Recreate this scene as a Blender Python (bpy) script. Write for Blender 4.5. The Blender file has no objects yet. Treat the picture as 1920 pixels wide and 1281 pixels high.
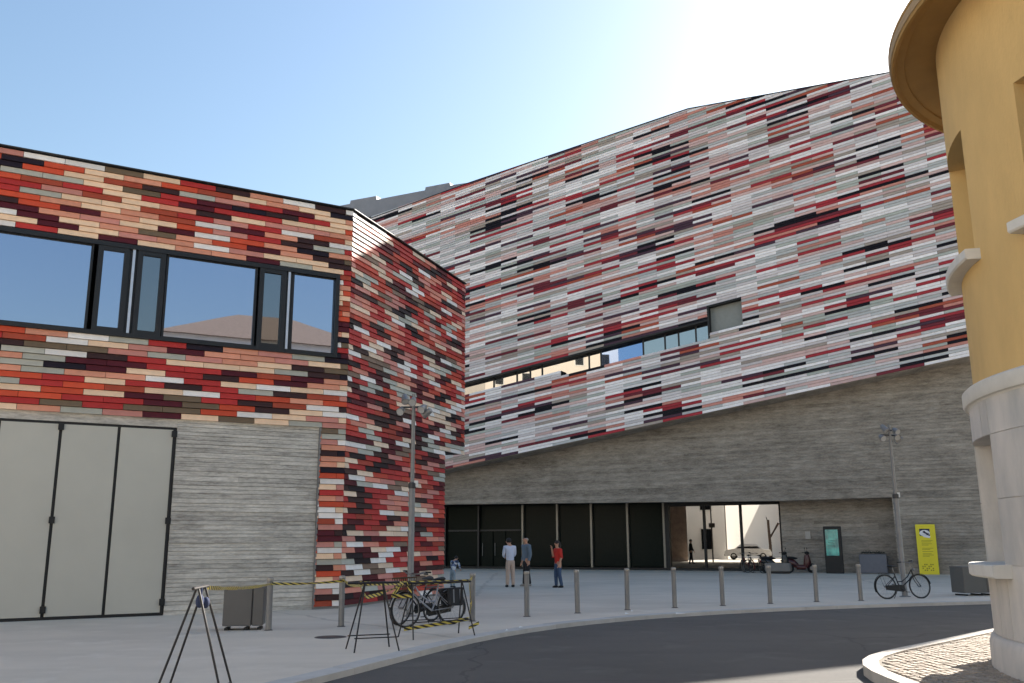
import bpy, bmesh, math, random
from mathutils import Vector, Matrix
R = math.radians
random.seed(7)
S = bpy.context.scene
COL = S.collection

# ------------------------------------------------------------------ camera
CAM_H = 1.6
F_PX, W_PX = 1710.0, 1920.0
PITCH = math.atan((1018 - 640.5) / F_PX)
ROLL = R(-0.3)
cd = bpy.data.cameras.new('camera'); cam = bpy.data.objects.new('camera', cd); COL.objects.link(cam)
cd.sensor_width = 36; cd.lens = 36 * F_PX / W_PX
cd.clip_start = 0.1; cd.clip_end = 2500
cam.location = (0, 0, CAM_H)
cam.rotation_euler = (Matrix.Rotation(R(90) + PITCH, 3, 'X') @ Matrix.Rotation(ROLL, 3, 'Z')).to_euler()
S.camera = cam

# ------------------------------------------------------------------ light
SUN_AZ, SUN_EL = 42.0, 29.2
wd = bpy.data.worlds.new('World'); S.world = wd; wd.use_nodes = True
wn = wd.node_tree.nodes; wl = wd.node_tree.links
sky = wn.new('ShaderNodeTexSky'); sky.sky_type = 'NISHITA'; sky.sun_disc = False
sky.sun_elevation = R(SUN_EL); sky.sun_rotation = R(SUN_AZ)
sky.altitude = 0; sky.air_density = 1.5; sky.dust_density = 1.5; sky.ozone_density = 3.2
wn['Background'].inputs[1].default_value = 0.067
wl.new(sky.outputs[0], wn['Background'].inputs[0])
sd = bpy.data.lights.new('sun', 'SUN'); so = bpy.data.objects.new('sun', sd); COL.objects.link(so)
sd.energy = 5.0; sd.angle = R(0.45); sd.color = (1, .93, .83)
sdir = Vector((math.sin(R(SUN_AZ)) * math.cos(R(SUN_EL)), math.cos(R(SUN_AZ)) * math.cos(R(SUN_EL)), math.sin(R(SUN_EL))))
so.rotation_euler = sdir.to_track_quat('Z', 'Y').to_euler(); so.location = sdir * 200
S.view_settings.view_transform = 'Standard'; S.view_settings.look = 'None'
S.view_settings.exposure = 1.62; S.view_settings.gamma = 1; S.view_settings.use_curve_mapping = False

def project(p):
    q = Vector(p) - Vector((0, 0, CAM_H))
    d = q.y * math.cos(PITCH) + q.z * math.sin(PITCH)
    if d < .1: return None
    v = -(-q.y * math.sin(PITCH) + q.z * math.cos(PITCH))
    return 960 + q.x / d * F_PX, 640.5 + v / d * F_PX

# ------------------------------------------------------------------ materials
def s2l(c):
    return tuple((x / 255 / 12.92 if x <= 10 else ((x / 255 + .055) / 1.055) ** 2.4) for x in c)
MATS = {}
def mat(name, rgb, rough=.7, metal=0., var=.08, scale=6., bump=0., bscale=40., stretch=(1, 1, 1), spec=.5, tint=None, island=0., detail=5):
    """rgb = sRGB 0..255 of the base colour; noise mottling, fine bump"""
    if name in MATS: return MATS[name]
    m = bpy.data.materials.new(name); MATS[name] = m; m.use_nodes = True
    nt = m.node_tree; N = nt.nodes; L = nt.links; b = N['Principled BSDF']
    b.inputs['Roughness'].default_value = rough; b.inputs['Metallic'].default_value = metal
    b.inputs['Specular IOR Level'].default_value = spec
    c = s2l(rgb)
    geo = N.new('ShaderNodeNewGeometry')
    mp = N.new('ShaderNodeMapping'); mp.inputs['Scale'].default_value = stretch
    L.new(geo.outputs['Position'], mp.inputs[0])
    nz = N.new('ShaderNodeTexNoise'); nz.inputs['Scale'].default_value = scale; nz.inputs['Detail'].default_value = detail
    nz.inputs['Roughness'].default_value = .6
    L.new(mp.outputs[0], nz.inputs['Vector'])
    mr = N.new('ShaderNodeMapRange'); mr.inputs[1].default_value = .25; mr.inputs[2].default_value = .75
    L.new(nz.outputs[0], mr.inputs[0])
    mx = N.new('ShaderNodeMix'); mx.data_type = 'RGBA'
    lo = tuple(max(0, x * (1 - var)) for x in c); hi = tuple(min(.95, x * (1 + var)) for x in (tint and s2l(tint) or c))
    mx.inputs[6].default_value = (*lo, 1); mx.inputs[7].default_value = (*hi, 1)
    L.new(mr.outputs[0], mx.inputs[0])
    out = mx.outputs[2]
    if island:
        oi = N.new('ShaderNodeObjectInfo')
        ad = N.new('ShaderNodeMath'); ad.operation = 'ADD'
        L.new(geo.outputs['Random Per Island'], ad.inputs[0]); L.new(oi.outputs['Random'], ad.inputs[1])
        fr = N.new('ShaderNodeMath'); fr.operation = 'FRACT'; L.new(ad.outputs[0], fr.inputs[0])
        m2 = N.new('ShaderNodeMapRange'); m2.inputs[3].default_value = 1 - island; m2.inputs[4].default_value = 1 + island
        L.new(fr.outputs[0], m2.inputs[0])
        hs = N.new('ShaderNodeHueSaturation'); L.new(m2.outputs[0], hs.inputs['Value']); L.new(out, hs.inputs['Color']); out = hs.outputs[0]
    L.new(out, b.inputs['Base Color'])
    if bump:
        n2 = N.new('ShaderNodeTexNoise'); n2.inputs['Scale'].default_value = bscale; n2.inputs['Detail'].default_value = 4
        L.new(mp.outputs[0], n2.inputs['Vector'])
        bp = N.new('ShaderNodeBump'); bp.inputs['Strength'].default_value = bump; bp.inputs['Distance'].default_value = .02
        L.new(n2.outputs[0], bp.inputs['Height']); L.new(bp.outputs[0], b.inputs['Normal'])
    return m

def mirror_glass(name, tint, mixf):
    m = bpy.data.materials.new(name); m.use_nodes = True; nt = m.node_tree; N = nt.nodes; L = nt.links
    b = N['Principled BSDF']; b.inputs['Base Color'].default_value = (.012, .016, .024, 1); b.inputs['Roughness'].default_value = .05
    g = N.new('ShaderNodeBsdfGlossy'); g.inputs['Roughness'].default_value = .01; g.inputs['Color'].default_value = (*tint, 1)
    nz = N.new('ShaderNodeTexNoise'); nz.inputs['Scale'].default_value = .5
    geo = N.new('ShaderNodeNewGeometry'); L.new(geo.outputs['Position'], nz.inputs['Vector'])
    bp = N.new('ShaderNodeBump'); bp.inputs['Strength'].default_value = .02; bp.inputs['Distance'].default_value = .05
    L.new(nz.outputs[0], bp.inputs['Height']); L.new(bp.outputs[0], g.inputs['Normal'])
    x = N.new('ShaderNodeMixShader'); x.inputs[0].default_value = mixf
    L.new(b.outputs[0], x.inputs[1]); L.new(g.outputs[0], x.inputs[2]); L.new(x.outputs[0], N['Material Output'].inputs[0])
    return m
def clear_glass(name):
    m = bpy.data.materials.new(name); m.use_nodes = True; nt = m.node_tree; N = nt.nodes; L = nt.links
    t = N.new('ShaderNodeBsdfTransparent'); t.inputs[0].default_value = (.88, .9, .9, 1)
    g = N.new('ShaderNodeBsdfGlossy'); g.inputs['Roughness'].default_value = .01
    fr = N.new('ShaderNodeFresnel'); fr.inputs[0].default_value = 1.45
    x = N.new('ShaderNodeMixShader'); L.new(fr.outputs[0], x.inputs[0]); L.new(t.outputs[0], x.inputs[1]); L.new(g.outputs[0], x.inputs[2])
    L.new(x.outputs[0], N['Material Output'].inputs[0]); return m

# ------------------------------------------------------------------ mesh helpers
class MB:
    def __init__(s): s.v = []; s.f = []; s.m = []; s.uv = {}
    def add(s, vs, fs, mi=0):
        o = len(s.v); s.v += [tuple(x) for x in vs]
        for f in fs: s.f.append([i + o for i in f]); s.m.append(mi)
        return s
    def quad(s, a, b, c, d, mi=0): return s.add([a, b, c, d], [(0, 1, 2, 3)], mi)
    def box(s, c, d, rot=None, mi=0, taper=1.):
        x, y, z = d[0] / 2, d[1] / 2, d[2] / 2; t = taper
        vs = [(-x, -y, -z), (x, -y, -z), (x, y, -z), (-x, y, -z), (-x * t, -y * t, z), (x * t, -y * t, z), (x * t, y * t, z), (-x * t, y * t, z)]
        M = rot if rot is not None else Matrix.Identity(3)
        vs = [M @ Vector(v) + Vector(c) for v in vs]
        return s.add(vs, [(3, 2, 1, 0), (4, 5, 6, 7), (0, 1, 5, 4), (1, 2, 6, 5), (2, 3, 7, 6), (3, 0, 4, 7)], mi)
    def rbox(s, c, d, r=.02, mi=0):  # box with chamfered vertical and top edges
        x, y, z = d[0] / 2, d[1] / 2, d[2] / 2; cx, cy, cz = c
        def ring(i, zz):
            X, Y = x - i, y - i; k = r
            return [(cx + a, cy + b, cz + zz) for a, b in ((-X + k, -Y), (X - k, -Y), (X, -Y + k), (X, Y - k), (X - k, Y), (-X + k, Y), (-X, Y - k), (-X, -Y + k))]
        rs = [ring(r, -z), ring(0, -z + r), ring(0, z - r), ring(r, z)]
        vs = sum(rs, []); fs = [tuple(reversed(range(8))), tuple(range(24, 32))]
        for k in range(3):
            for i in range(8): j = (i + 1) % 8; fs.append((k * 8 + i, k * 8 + j, k * 8 + 8 + j, k * 8 + 8 + i))
        return s.add(vs, fs, mi)
    def tube(s, pts, r, n=8, mi=0, cap=True):
        pts = [Vector(p) for p in pts]; rs = r if isinstance(r, (list, tuple)) else [r] * len(pts)
        vs = []; ref = None
        for i, p in enumerate(pts):
            t = (pts[min(i + 1, len(pts) - 1)] - pts[max(i - 1, 0)]).normalized()
            if ref is None: ref = Vector((0, 0, 1)) if abs(t.z) < .9 else Vector((1, 0, 0))
            a = t.cross(ref); a.normalize(); b = a.cross(t); ref = b
            for k in range(n):
                th = 2 * math.pi * k / n; vs.append(p + (a * math.cos(th) + b * math.sin(th)) * rs[i])
        fs = []
        for i in range(len(pts) - 1):
            for k in range(n): j = (k + 1) % n; fs.append((i * n + k, i * n + j, (i + 1) * n + j, (i + 1) * n + k))
        if cap: fs.append(tuple(reversed(range(n)))); fs.append(tuple((len(pts) - 1) * n + k for k in range(n)))
        return s.add(vs, fs, mi)
    def lathe(s, prof, n=24, c=(0, 0, 0), mi=0, a0=0, a1=360):
        vs = []; full = abs(a1 - a0) >= 360; m = n if full else n + 1
        for rr, z in prof:
            for k in range(m):
                th = R(a0 + (a1 - a0) * k / n); vs.append((c[0] + rr * math.cos(th), c[1] + rr * math.sin(th), c[2] + z))
        fs = []
        for i in range(len(prof) - 1):
            for k in range(n):
                j = (k + 1) % m; fs.append((i * m + k, i * m + j, (i + 1) * m + j, (i + 1) * m + k))
        return s.add(vs, fs, mi)
    def prism(s, pts, z0, z1, mi=0):
        n = len(pts); vs = [(p[0], p[1], z0) for p in pts] + [(p[0], p[1], z1) for p in pts]
        fs = [tuple(reversed(range(n))), tuple(range(n, 2 * n))] + [(i, (i + 1) % n, n + (i + 1) % n, n + i) for i in range(n)]
        return s.add(vs, fs, mi)
    def ellipsoid(s, c, r, nu=10, nv=7, mi=0, rot=None):
        vs = []; M = rot if rot is not None else Matrix.Identity(3)
        for i in range(nv + 1):
            ph = math.pi * i / nv
            for k in range(nu):
                th = 2 * math.pi * k / nu
                vs.append(M @ Vector((r[0] * math.sin(ph) * math.cos(th), r[1] * math.sin(ph) * math.sin(th), r[2] * math.cos(ph))) + Vector(c))
        fs = []
        for i in range(nv):
            for k in range(nu): j = (k + 1) % nu; fs.append((i * nu + k, (i + 1) * nu + k, (i + 1) * nu + j, i * nu + j))
        return s.add(vs, fs, mi)
    def torus(s, c, rad, r, axis='y', n=32, m=6, mi=0):
        vs = []; fs = []
        for i in range(n):
            a = 2 * math.pi * i / n
            for k in range(m):
                b = 2 * math.pi * k / m; q = rad + r * math.cos(b); w = r * math.sin(b)
                p = {'y': (q * math.cos(a), w, q * math.sin(a)), 'z': (q * math.cos(a), q * math.sin(a), w)}[axis]
                vs.append((c[0] + p[0], c[1] + p[1], c[2] + p[2]))
        for i in range(n):
            for k in range(m):
                fs.append((i * m + k, ((i + 1) % n) * m + k, ((i + 1) % n) * m + (k + 1) % m, i * m + (k + 1) % m))
        return s.add(vs, fs, mi)
    def mesh(s, name, mats, smooth=False):
        me = bpy.data.meshes.new(name); me.from_pydata(s.v, [], s.f)
        for m in (mats if isinstance(mats, (list, tuple)) else [mats]): me.materials.append(m)
        me.polygons.foreach_set('material_index', s.m)
        bm = bmesh.new(); bm.from_mesh(me); bmesh.ops.recalc_face_normals(bm, faces=bm.faces); bm.to_mesh(me); bm.free()
        if smooth:
            me.polygons.foreach_set('use_smooth', [True] * len(me.polygons))
            me.set_sharp_from_angle(angle=R(40))
        me.update(); return me
    def build(s, name, mats, parent=None, smooth=False, kind=None):
        o = bpy.data.objects.new(name, s.mesh(name, mats, smooth)); COL.objects.link(o)
        if parent: o.parent = parent
        if kind: o['kind'] = kind
        return o
def tag(o, label, cat, group=None):
    o['label'] = label; o['category'] = cat
    if group: o['group'] = group
    return o
def thing(name, label, cat, loc=(0, 0, 0), rz=0, group=None):
    o = bpy.data.objects.new(name, None); COL.objects.link(o); o.location = loc; o.rotation_euler = (0, 0, rz)
    o.empty_display_size = .2
    return tag(o, label, cat, group)
def copy_thing(root, loc, rz, label, group=None):
    r = root.copy(); COL.objects.link(r); r.location = loc; r.rotation_euler = (0, 0, rz); r['label'] = label
    if group: r['group'] = group
    for ch in list(root.children):
        c = ch.copy(); COL.objects.link(c); c.parent = r
        for g in list(ch.children):
            d = g.copy(); COL.objects.link(d); d.parent = c
    return r
def azv(a): return Vector((math.sin(R(a)), math.cos(R(a)), 0))

# common materials
def concrete(name, lo, hi, zs):
    """board-marked concrete: horizontal grain, pale and dark blotches, fine bump"""
    m = bpy.data.materials.new(name); m.use_nodes = True; nt = m.node_tree; N = nt.nodes; L = nt.links; b = N['Principled BSDF']
    b.inputs['Roughness'].default_value = .85
    geo = N.new('ShaderNodeNewGeometry')
    def noise(scale, st, det, rough=.6):
        mp = N.new('ShaderNodeMapping'); mp.inputs['Scale'].default_value = st; L.new(geo.outputs['Position'], mp.inputs[0])
        n = N.new('ShaderNodeTexNoise'); n.inputs['Scale'].default_value = scale; n.inputs['Detail'].default_value = det; n.inputs['Roughness'].default_value = rough
        L.new(mp.outputs[0], n.inputs['Vector']); return n.outputs[0]
    def math_(op, x, y):
        q = N.new('ShaderNodeMath'); q.operation = op
        for i, v in enumerate((x, y)):
            if isinstance(v, (int, float)): q.inputs[i].default_value = v
            else: L.new(v, q.inputs[i])
        return q.outputs[0]
    grain = noise(1.0, (1.9, 1.9, zs), 9, .72); blotch = noise(.55, (1, 1, 1.6), 6); speck = noise(9, (1, 1, 3), 4)
    v = math_('ADD', math_('MULTIPLY', grain, .55), math_('ADD', math_('MULTIPLY', blotch, .30), math_('MULTIPLY', speck, .25)))
    isl = math_('MULTIPLY', math_('SUBTRACT', geo.outputs['Random Per Island'], .5), .10)
    v = math_('ADD', v, isl)
    mr = N.new('ShaderNodeMapRange'); mr.inputs[1].default_value = .38; mr.inputs[2].default_value = .72; L.new(v, mr.inputs[0])
    mx = N.new('ShaderNodeMix'); mx.data_type = 'RGBA'; mx.inputs[6].default_value = (*s2l(lo), 1); mx.inputs[7].default_value = (*s2l(hi), 1); L.new(mr.outputs[0], mx.inputs[0])
    L.new(mx.outputs[2], b.inputs['Base Color'])
    bp = N.new('ShaderNodeBump'); bp.inputs['Strength'].default_value = .5; bp.inputs['Distance'].default_value = .02; L.new(grain, bp.inputs['Height']); L.new(bp.outputs[0], b.inputs['Normal'])
    return m
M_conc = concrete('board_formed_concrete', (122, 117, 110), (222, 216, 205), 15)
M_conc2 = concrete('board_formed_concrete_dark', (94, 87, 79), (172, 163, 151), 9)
M_black = mat('black_rubber', (18, 18, 19), .6)
M_dark = mat('dark_metal_frame', (34, 35, 38), .45, .3)
M_back = mat('dark_substructure', (26, 22, 23), .9)
M_zinc = mat('grey_zinc', (134, 133, 137), .5, .2, var=.12, scale=1.5)
M_steel = mat('grey_painted_steel', (124, 123, 122), .5, .3, var=.1, scale=8)
M_steel_dk = mat('dark_painted_steel', (62, 62, 64), .5, .3)
def ground_mat(name, base, dirt, pale, rough, bump, aggregate, crack):
    """mottled ground: big stains, streaks, pale patches, fine aggregate and thin cracks"""
    m = bpy.data.materials.new(name); m.use_nodes = True; nt = m.node_tree; N = nt.nodes; L = nt.links; b = N['Principled BSDF']; b.inputs['Roughness'].default_value = rough
    geo = N.new('ShaderNodeNewGeometry')
    def noise(scale, st, det, lo, hi, rot=0):
        mp = N.new('ShaderNodeMapping'); mp.inputs['Scale'].default_value = st; mp.inputs['Rotation'].default_value = (0, 0, rot); L.new(geo.outputs['Position'], mp.inputs[0])
        n = N.new('ShaderNodeTexNoise'); n.inputs['Scale'].default_value = scale; n.inputs['Detail'].default_value = det; n.inputs['Roughness'].default_value = .62; L.new(mp.outputs[0], n.inputs['Vector'])
        r_ = N.new('ShaderNodeMapRange'); r_.inputs[1].default_value = lo; r_.inputs[2].default_value = hi; L.new(n.outputs[0], r_.inputs[0]); return r_.outputs[0], n.outputs[0]
    def mixc(f, c1, c2, k=1.):
        x = N.new('ShaderNodeMix'); x.data_type = 'RGBA'
        mu = N.new('ShaderNodeMath'); mu.operation = 'MULTIPLY'; mu.inputs[1].default_value = k; L.new(f, mu.inputs[0]); L.new(mu.outputs[0], x.inputs[0])
        for i, c in ((6, c1), (7, c2)):
            if isinstance(c, tuple): x.inputs[i].default_value = (*s2l(c), 1)
            else: L.new(c, x.inputs[i])
        return x.outputs[2]
    big, _ = noise(.22, (1, 1, 1), 7, .42, .66); streak, _ = noise(.5, (.35, 2.2, 1), 6, .48, .72, .35); patch, _ = noise(.9, (1, 1, 1), 9, .55, .70); fine, fr = noise(aggregate, (1, 1, 1), 3, .3, .7)
    c = mixc(big, base, dirt, .8); c = mixc(streak, c, dirt, .55); c = mixc(patch, c, pale, .55)
    c = mixc(fine, c, pale, .22)
    vo = N.new('ShaderNodeTexVoronoi'); vo.feature = 'DISTANCE_TO_EDGE'; vo.inputs['Scale'].default_value = crack
    wn_ = N.new('ShaderNodeTexNoise'); wn_.inputs['Scale'].default_value = 1.3; L.new(geo.outputs['Position'], wn_.inputs['Vector'])
    va = N.new('ShaderNodeMix'); va.data_type = 'VECTOR'; va.inputs[0].default_value = .35; L.new(geo.outputs['Position'], va.inputs[4]); L.new(wn_.outputs['Color'], va.inputs[5]); L.new(va.outputs[1], vo.inputs['Vector'])
    lt_ = N.new('ShaderNodeMath'); lt_.operation = 'LESS_THAN'; lt_.inputs[1].default_value = .0035; L.new(vo.outputs['Distance'], lt_.inputs[0])
    c = mixc(lt_.outputs[0], c, tuple(int(v * .55) for v in dirt), .25 if crack < .2 else .35)
    L.new(c, b.inputs['Base Color'])
    bp = N.new('ShaderNodeBump'); bp.inputs['Strength'].default_value = bump; bp.inputs['Distance'].default_value = .01; L.new(fr, bp.inputs['Height']); L.new(bp.outputs[0], b.inputs['Normal'])
    return m
M_plaza = ground_mat('plaza_concrete', (206, 195, 179), (182, 172, 157), (216, 207, 194), .85, .25, 60, .09)
M_road = ground_mat('asphalt', (84, 81, 78), (66, 64, 62), (104, 101, 97), .9, .8, 110, .22)
M_kerb = mat('kerb_stone', (178, 176, 172), .85, var=.12, scale=3, bump=.2, bscale=40, island=.07)

# ------------------------------------------------------------------ ground
road = MB().quad((-700, -700, -.07), (700, -700, -.07), (700, 900, -.07), (-700, 900, -.07)).build('road', M_road, kind='structure')
KERB = [(-9.5, -6), (-6.6, 1), (-4.9, 5.5), (-3.75, 8.4), (-2.95, 10.4), (-2.45, 11.6), (-1.95, 12.9), (-1.4, 14.5), (-.65, 16.5), (.38, 18.3), (1.52, 19.75), (2.79, 20.95), (4.13, 21.9), (5.59, 22.75), (7.11, 23.5), (9.42, 24.4), (11.79, 25.1), (14, 25.75), (20, 27.4), (40, 33)]
def smooth_line(pts, it=3):
    pts = [Vector((*p, 0)) for p in pts]
    for _ in range(it):
        q = [pts[0]]
        for a, b in zip(pts, pts[1:]): q += [a.lerp(b, .25), a.lerp(b, .75)]
        pts = q + [pts[-1]]
    return pts
def resample(pts, step):
    out = [pts[0]]; acc = 0
    for a, b in zip(pts, pts[1:]):
        L = (b - a).length; d = step - acc
        while d <= L: out.append(a.lerp(b, d / L)); d += step
        acc = L - (d - step)
    return out
kl = resample(smooth_line(KERB), 1.0)
def offs(pts, d):
    o = []
    for i, p in enumerate(pts):
        t = (pts[min(i + 1, len(pts) - 1)] - pts[max(i - 1, 0)]).normalized(); o.append(p + Vector((-t.y, t.x, 0)) * d)
    return o
ki = offs(kl, .33)
plaza_pts = [(p.x, p.y) for p in ki] + [(160, 60), (160, 260), (-200, 260), (-200, -6)]
plaza = MB().prism(plaza_pts, -.3, 0).build('plaza', M_plaza, kind='structure')
kerb = bpy.data.objects.new('kerb', None); COL.objects.link(kerb); kerb['kind'] = 'structure'
for i in range(len(kl) - 1):
    a, b, c, d = kl[i], kl[i + 1], ki[i + 1], ki[i]
    g = .004
    a2, b2 = a.lerp(b, g), b.lerp(a, g); d2, c2 = d.lerp(c, g), c.lerp(d, g)
    MB().prism([(q.x, q.y) for q in (a2, b2, c2, d2)], -.2, .012 + random.uniform(-.003, .003)).build('kerb_stone', M_kerb, kerb)
pave = MB().prism([(-90, -60), (90, -60), (90, -9), (30, -4.5), (-2, -4), (-9.9, -6.2), (-90, -6.2)], -.3, .01).build('bounce_pavement', mat('bounce_paving', (206, 198, 184), .85, var=.1, scale=1), kind='structure')  # unseen pale sheet behind the camera, added to bounce sunlight onto the facades
# round manhole cover and litter on the paving
mh = MB().lathe([(0, .006), (.27, .006), (.28, 0)], 20, (-3.21, 16.73, 0)).build('manhole_cover', M_steel_dk); tag(mh, 'dark round manhole cover flush in the paving between the bollards and the trestle', 'manhole cover')

# ------------------------------------------------------------------ traffic island with cobbles under the tower
IS = [(4.3, 11.0), (4.38, 12.1), (4.72, 13.0), (5.3, 13.75), (5.95, 14.4), (7.0, 15.45), (8.9, 17.4), (12.0, 20.3), (18, 24.5)]
isl = smooth_line([(6.0, -8), (4.9, 3), (4.4, 8), (4.28, 10)] + IS, 2)
isl = resample(isl, .55); isi = offs(isl, -.20)
M_isk = mat('island_kerb_stone', (184, 177, 167), .85, var=.14, scale=4, bump=.2, bscale=40, island=.05)
M_cob = mat('cobble_stone', (158, 146, 132), .85, var=.2, scale=7, bump=.3, bscale=60, island=.16)
M_grout = mat('sand_joint', (120, 112, 102), .95)
island_base = MB().prism([(p.x, p.y) for p in isi] + [(24, 24.5), (24, -8)], -.25, .035).build('island_paving', M_grout, kind='structure')
ik = bpy.data.objects.new('island_kerb', None); COL.objects.link(ik); ik['kind'] = 'structure'
for i in range(len(isl) - 1):
    a, b, c, d = isl[i], isl[i + 1], isi[i + 1], isi[i]; g = .01
    MB().prism([(q.x, q.y) for q in (a.lerp(b, g), b.lerp(a, g), c.lerp(d, g), d.lerp(c, g))], -.2, .06).build('kerb_stone', M_isk, ik)
# cobbles laid in arcs (fish-scale sett paving)
cob = MB(); cells = []
def inside(x, y):
    c = False; P = [(p.x, p.y) for p in isi] + [(24, 24.5), (24, -8)]
    for i in range(len(P)):
        (x1, y1), (x2, y2) = P[i], P[i - 1]
        if (y1 > y) != (y2 > y) and x < (x2 - x1) * (y - y1) / (y2 - y1) + x1: c = not c
    return c
TC = Vector((9.7, 10.617, 0))
rng = random.Random(3)
x = 4.2
rows = int(16 / .115)
for j in range(rows):
    for i in range(80):
        u = 4.2 + i * .115; y = 8.2 + j * .115 + .16 * abs(math.sin(u * 2.3)) * 1.6
        if u > 13 or y > 21: continue
        if (Vector((u, y, 0)) - TC).length < 3.9: continue
        pr = project((u, y, 0))
        if not pr or pr[0] > 1990 or pr[1] > 1350: continue
        if not (inside(u - .05, y - .05) and inside(u + .05, y + .05) and inside(u + .05, y - .05) and inside(u - .05, y + .05)): continue
        cells.append((u, y))
cells.sort(key=lambda c: c[0] ** 2 + c[1] ** 2)
M_c1 = MB().box((0, 0, 0), (.1, .1, .05), taper=.82).mesh('cobble', M_cob)
for n, (u, y) in enumerate(cells):
    z = .026 + rng.uniform(-.005, .006); rot = Matrix.Rotation(rng.uniform(-.25, .25), 3, 'Z')
    if n < 300:
        o = bpy.data.objects.new('cobble', M_c1); COL.objects.link(o); o.location = (u, y, z); o.rotation_euler = (rng.uniform(-.04, .04), rng.uniform(-.04, .04), rng.uniform(-.25, .25)); o.parent = island_base
    else: cob.box((u, y, z), (.1, .1, .05), rot, taper=.82)
cob.build('cobbles', M_cob, island_base, kind='stuff')

# ------------------------------------------------------------------ ceramic tile cladding
def pal(prefix, d):
    return [mat(prefix + '_' + k, c, .58, var=.09, scale=5, island=.11, spec=.22) for k, (c, w) in d.items()], [w for k, (c, w) in d.items()]
PA = {'white': ((232, 224, 216), 9), 'cream': ((236, 200, 166), 16), 'salmon': ((218, 148, 120), 15), 'rose': ((200, 134, 120), 9), 'red': ((178, 54, 50), 11), 'vermilion': ((202, 80, 52), 13),
      'rust': ((166, 74, 52), 6), 'maroon': ((84, 28, 36), 13), 'umber': ((62, 40, 38), 8), 'black': ((36, 26, 34), 6), 'olive': ((112, 94, 74), 6), 'sage': ((174, 170, 156), 6)}
PB = {'white': ((230, 226, 222), 12), 'cream': ((226, 202, 178), 11), 'salmon': ((210, 138, 120), 9), 'rose': ((198, 134, 124), 8), 'red': ((172, 56, 54), 15), 'vermilion': ((190, 76, 60), 11),
      'rust': ((158, 66, 54), 6), 'maroon': ((84, 28, 36), 12), 'umber': ((60, 41, 40), 8), 'black': ((36, 27, 32), 5), 'taupe': ((126, 106, 92), 4), 'sage': ((178, 178, 168), 9)}
PC = {'white': ((242, 235, 233), 21), 'pearl': ((214, 205, 204), 20), 'mist': ((190, 190, 188), 13), 'sage': ((178, 181, 172), 9), 'blush': ((212, 180, 174), 15), 'salmon': ((202, 138, 124), 7),
      'red': ((168, 56, 62), 9), 'maroon': ((116, 48, 56), 6), 'plum': ((80, 56, 68), 6), 'black': ((26, 21, 26), 8), 'taupe': ((170, 157, 146), 7), 'rust': ((176, 88, 68), 3)}
matsA, wA = pal('tile_a', PA); matsB, wB = pal('tile_b', PB); matsC, wC = pal('tile_c', PC)

def clip_poly(P, planes):      # keep a*u+b*w<=c
    for a, b, c in planes:
        Q = []
        for i in range(len(P)):
            p, q = P[i - 1], P[i]; dp, dq = a * p[0] + b * p[1] - c, a * q[0] + b * q[1] - c
            if (dp <= 0) != (dq <= 0):
                t = dp / (dp - dq); Q.append((p[0] + (q[0] - p[0]) * t, p[1] + (q[1] - p[1]) * t))
            if dq <= 0: Q.append(q)
        P = Q
        if len(P) < 3: return []
    return P

class Tiles:
    """tiles in a plane: origin O, direction D (u), up = z, outward = (D.y,-D.x); w = z - shear*u"""
    def __init__(s, O, D, shear=0.): s.O = Vector(O); s.D = D; s.N = Vector((D.y, -D.x, 0)); s.sh = shear; s.t = []
    def P(s, u, w, d): return s.O + s.D * u + s.N * d + Vector((0, 0, w + s.sh * u))
    def fill(s, rows, u0, u1, L, exclude, planes, weights, off=0., gap=.010, stick=.10, pair=False):
        last = {}
        for ri, (w0, w1, db, dt, wt) in enumerate(rows):
            wm = (w0 + w1) / 2; iv = [(u0, u1)]
            for a, b, c, d in exclude:
                if c < wm < d:
                    iv = [x for p, q in iv for x in ((p, min(q, a)), (max(p, b), q)) if x[1] - x[0] > .02]
            for p, q in iv:
                k = math.floor((p - off) / L) - 1
                while True:
                    ph = ((ri // 2 + (ri % 2) * (ri // 4 % 2)) % 2) if pair else ri % 2
                    a = off + (k + .5 * ph) * L; b = a + L; kk = k; k += 1
                    if a >= q: break
                    if b <= p: continue
                    A, B = max(a, p), min(b, q)
                    if B - A < .03: continue
                    full = A == a and B == b
                    A += gap / 2; B -= gap / 2
                    h = .006
                    poly = [(A, w0 + h), (B, w0 + h), (B, w1 - h), (A, w1 - h)]
                    if planes:
                        P2 = clip_poly(poly, planes)
                        if len(P2) < 3: continue
                        if len(P2) != 4 or any(abs(x[0] - y[0]) + abs(x[1] - y[1]) > 1e-6 for x, y in zip(sorted(P2), sorted(poly))): full = False; poly = P2
                    key = (ri % 2, kk)
                    W = wt or weights
                    if (ri - 1) in last and random.random() < stick and last[ri - 1].get(kk) is not None: c = last[ri - 1][kk]
                    else: c = random.choices(range(12), W)[0]
                    last.setdefault(ri, {})[kk] = c
                    s.t.append((poly, w0, w1, db, dt, c, full))
    def geom(s, mb, tile, mi, local=False):
        poly, w0, w1, db, dt, c, full = tile
        def dep(w): return db + (dt - db) * (w - w0) / (w1 - w0)
        n = len(poly)
        if local:
            u0, z0 = poly[0][0], w0
            f = [Vector((u - u0, -dep(w), w - z0 + s.sh * (u - u0))) for u, w in poly]; b = [Vector((u - u0, .0, w - z0 + s.sh * (u - u0))) for u, w in poly]
        else:
            f = [s.P(u, w, dep(w)) for u, w in poly]; b = [s.P(u, w, 0) for u, w in poly]
        mb.add(f + b, [tuple(range(n))] + [(i, n + i, n + (i + 1) % n, (i + 1) % n) for i in range(n)], mi)
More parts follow.
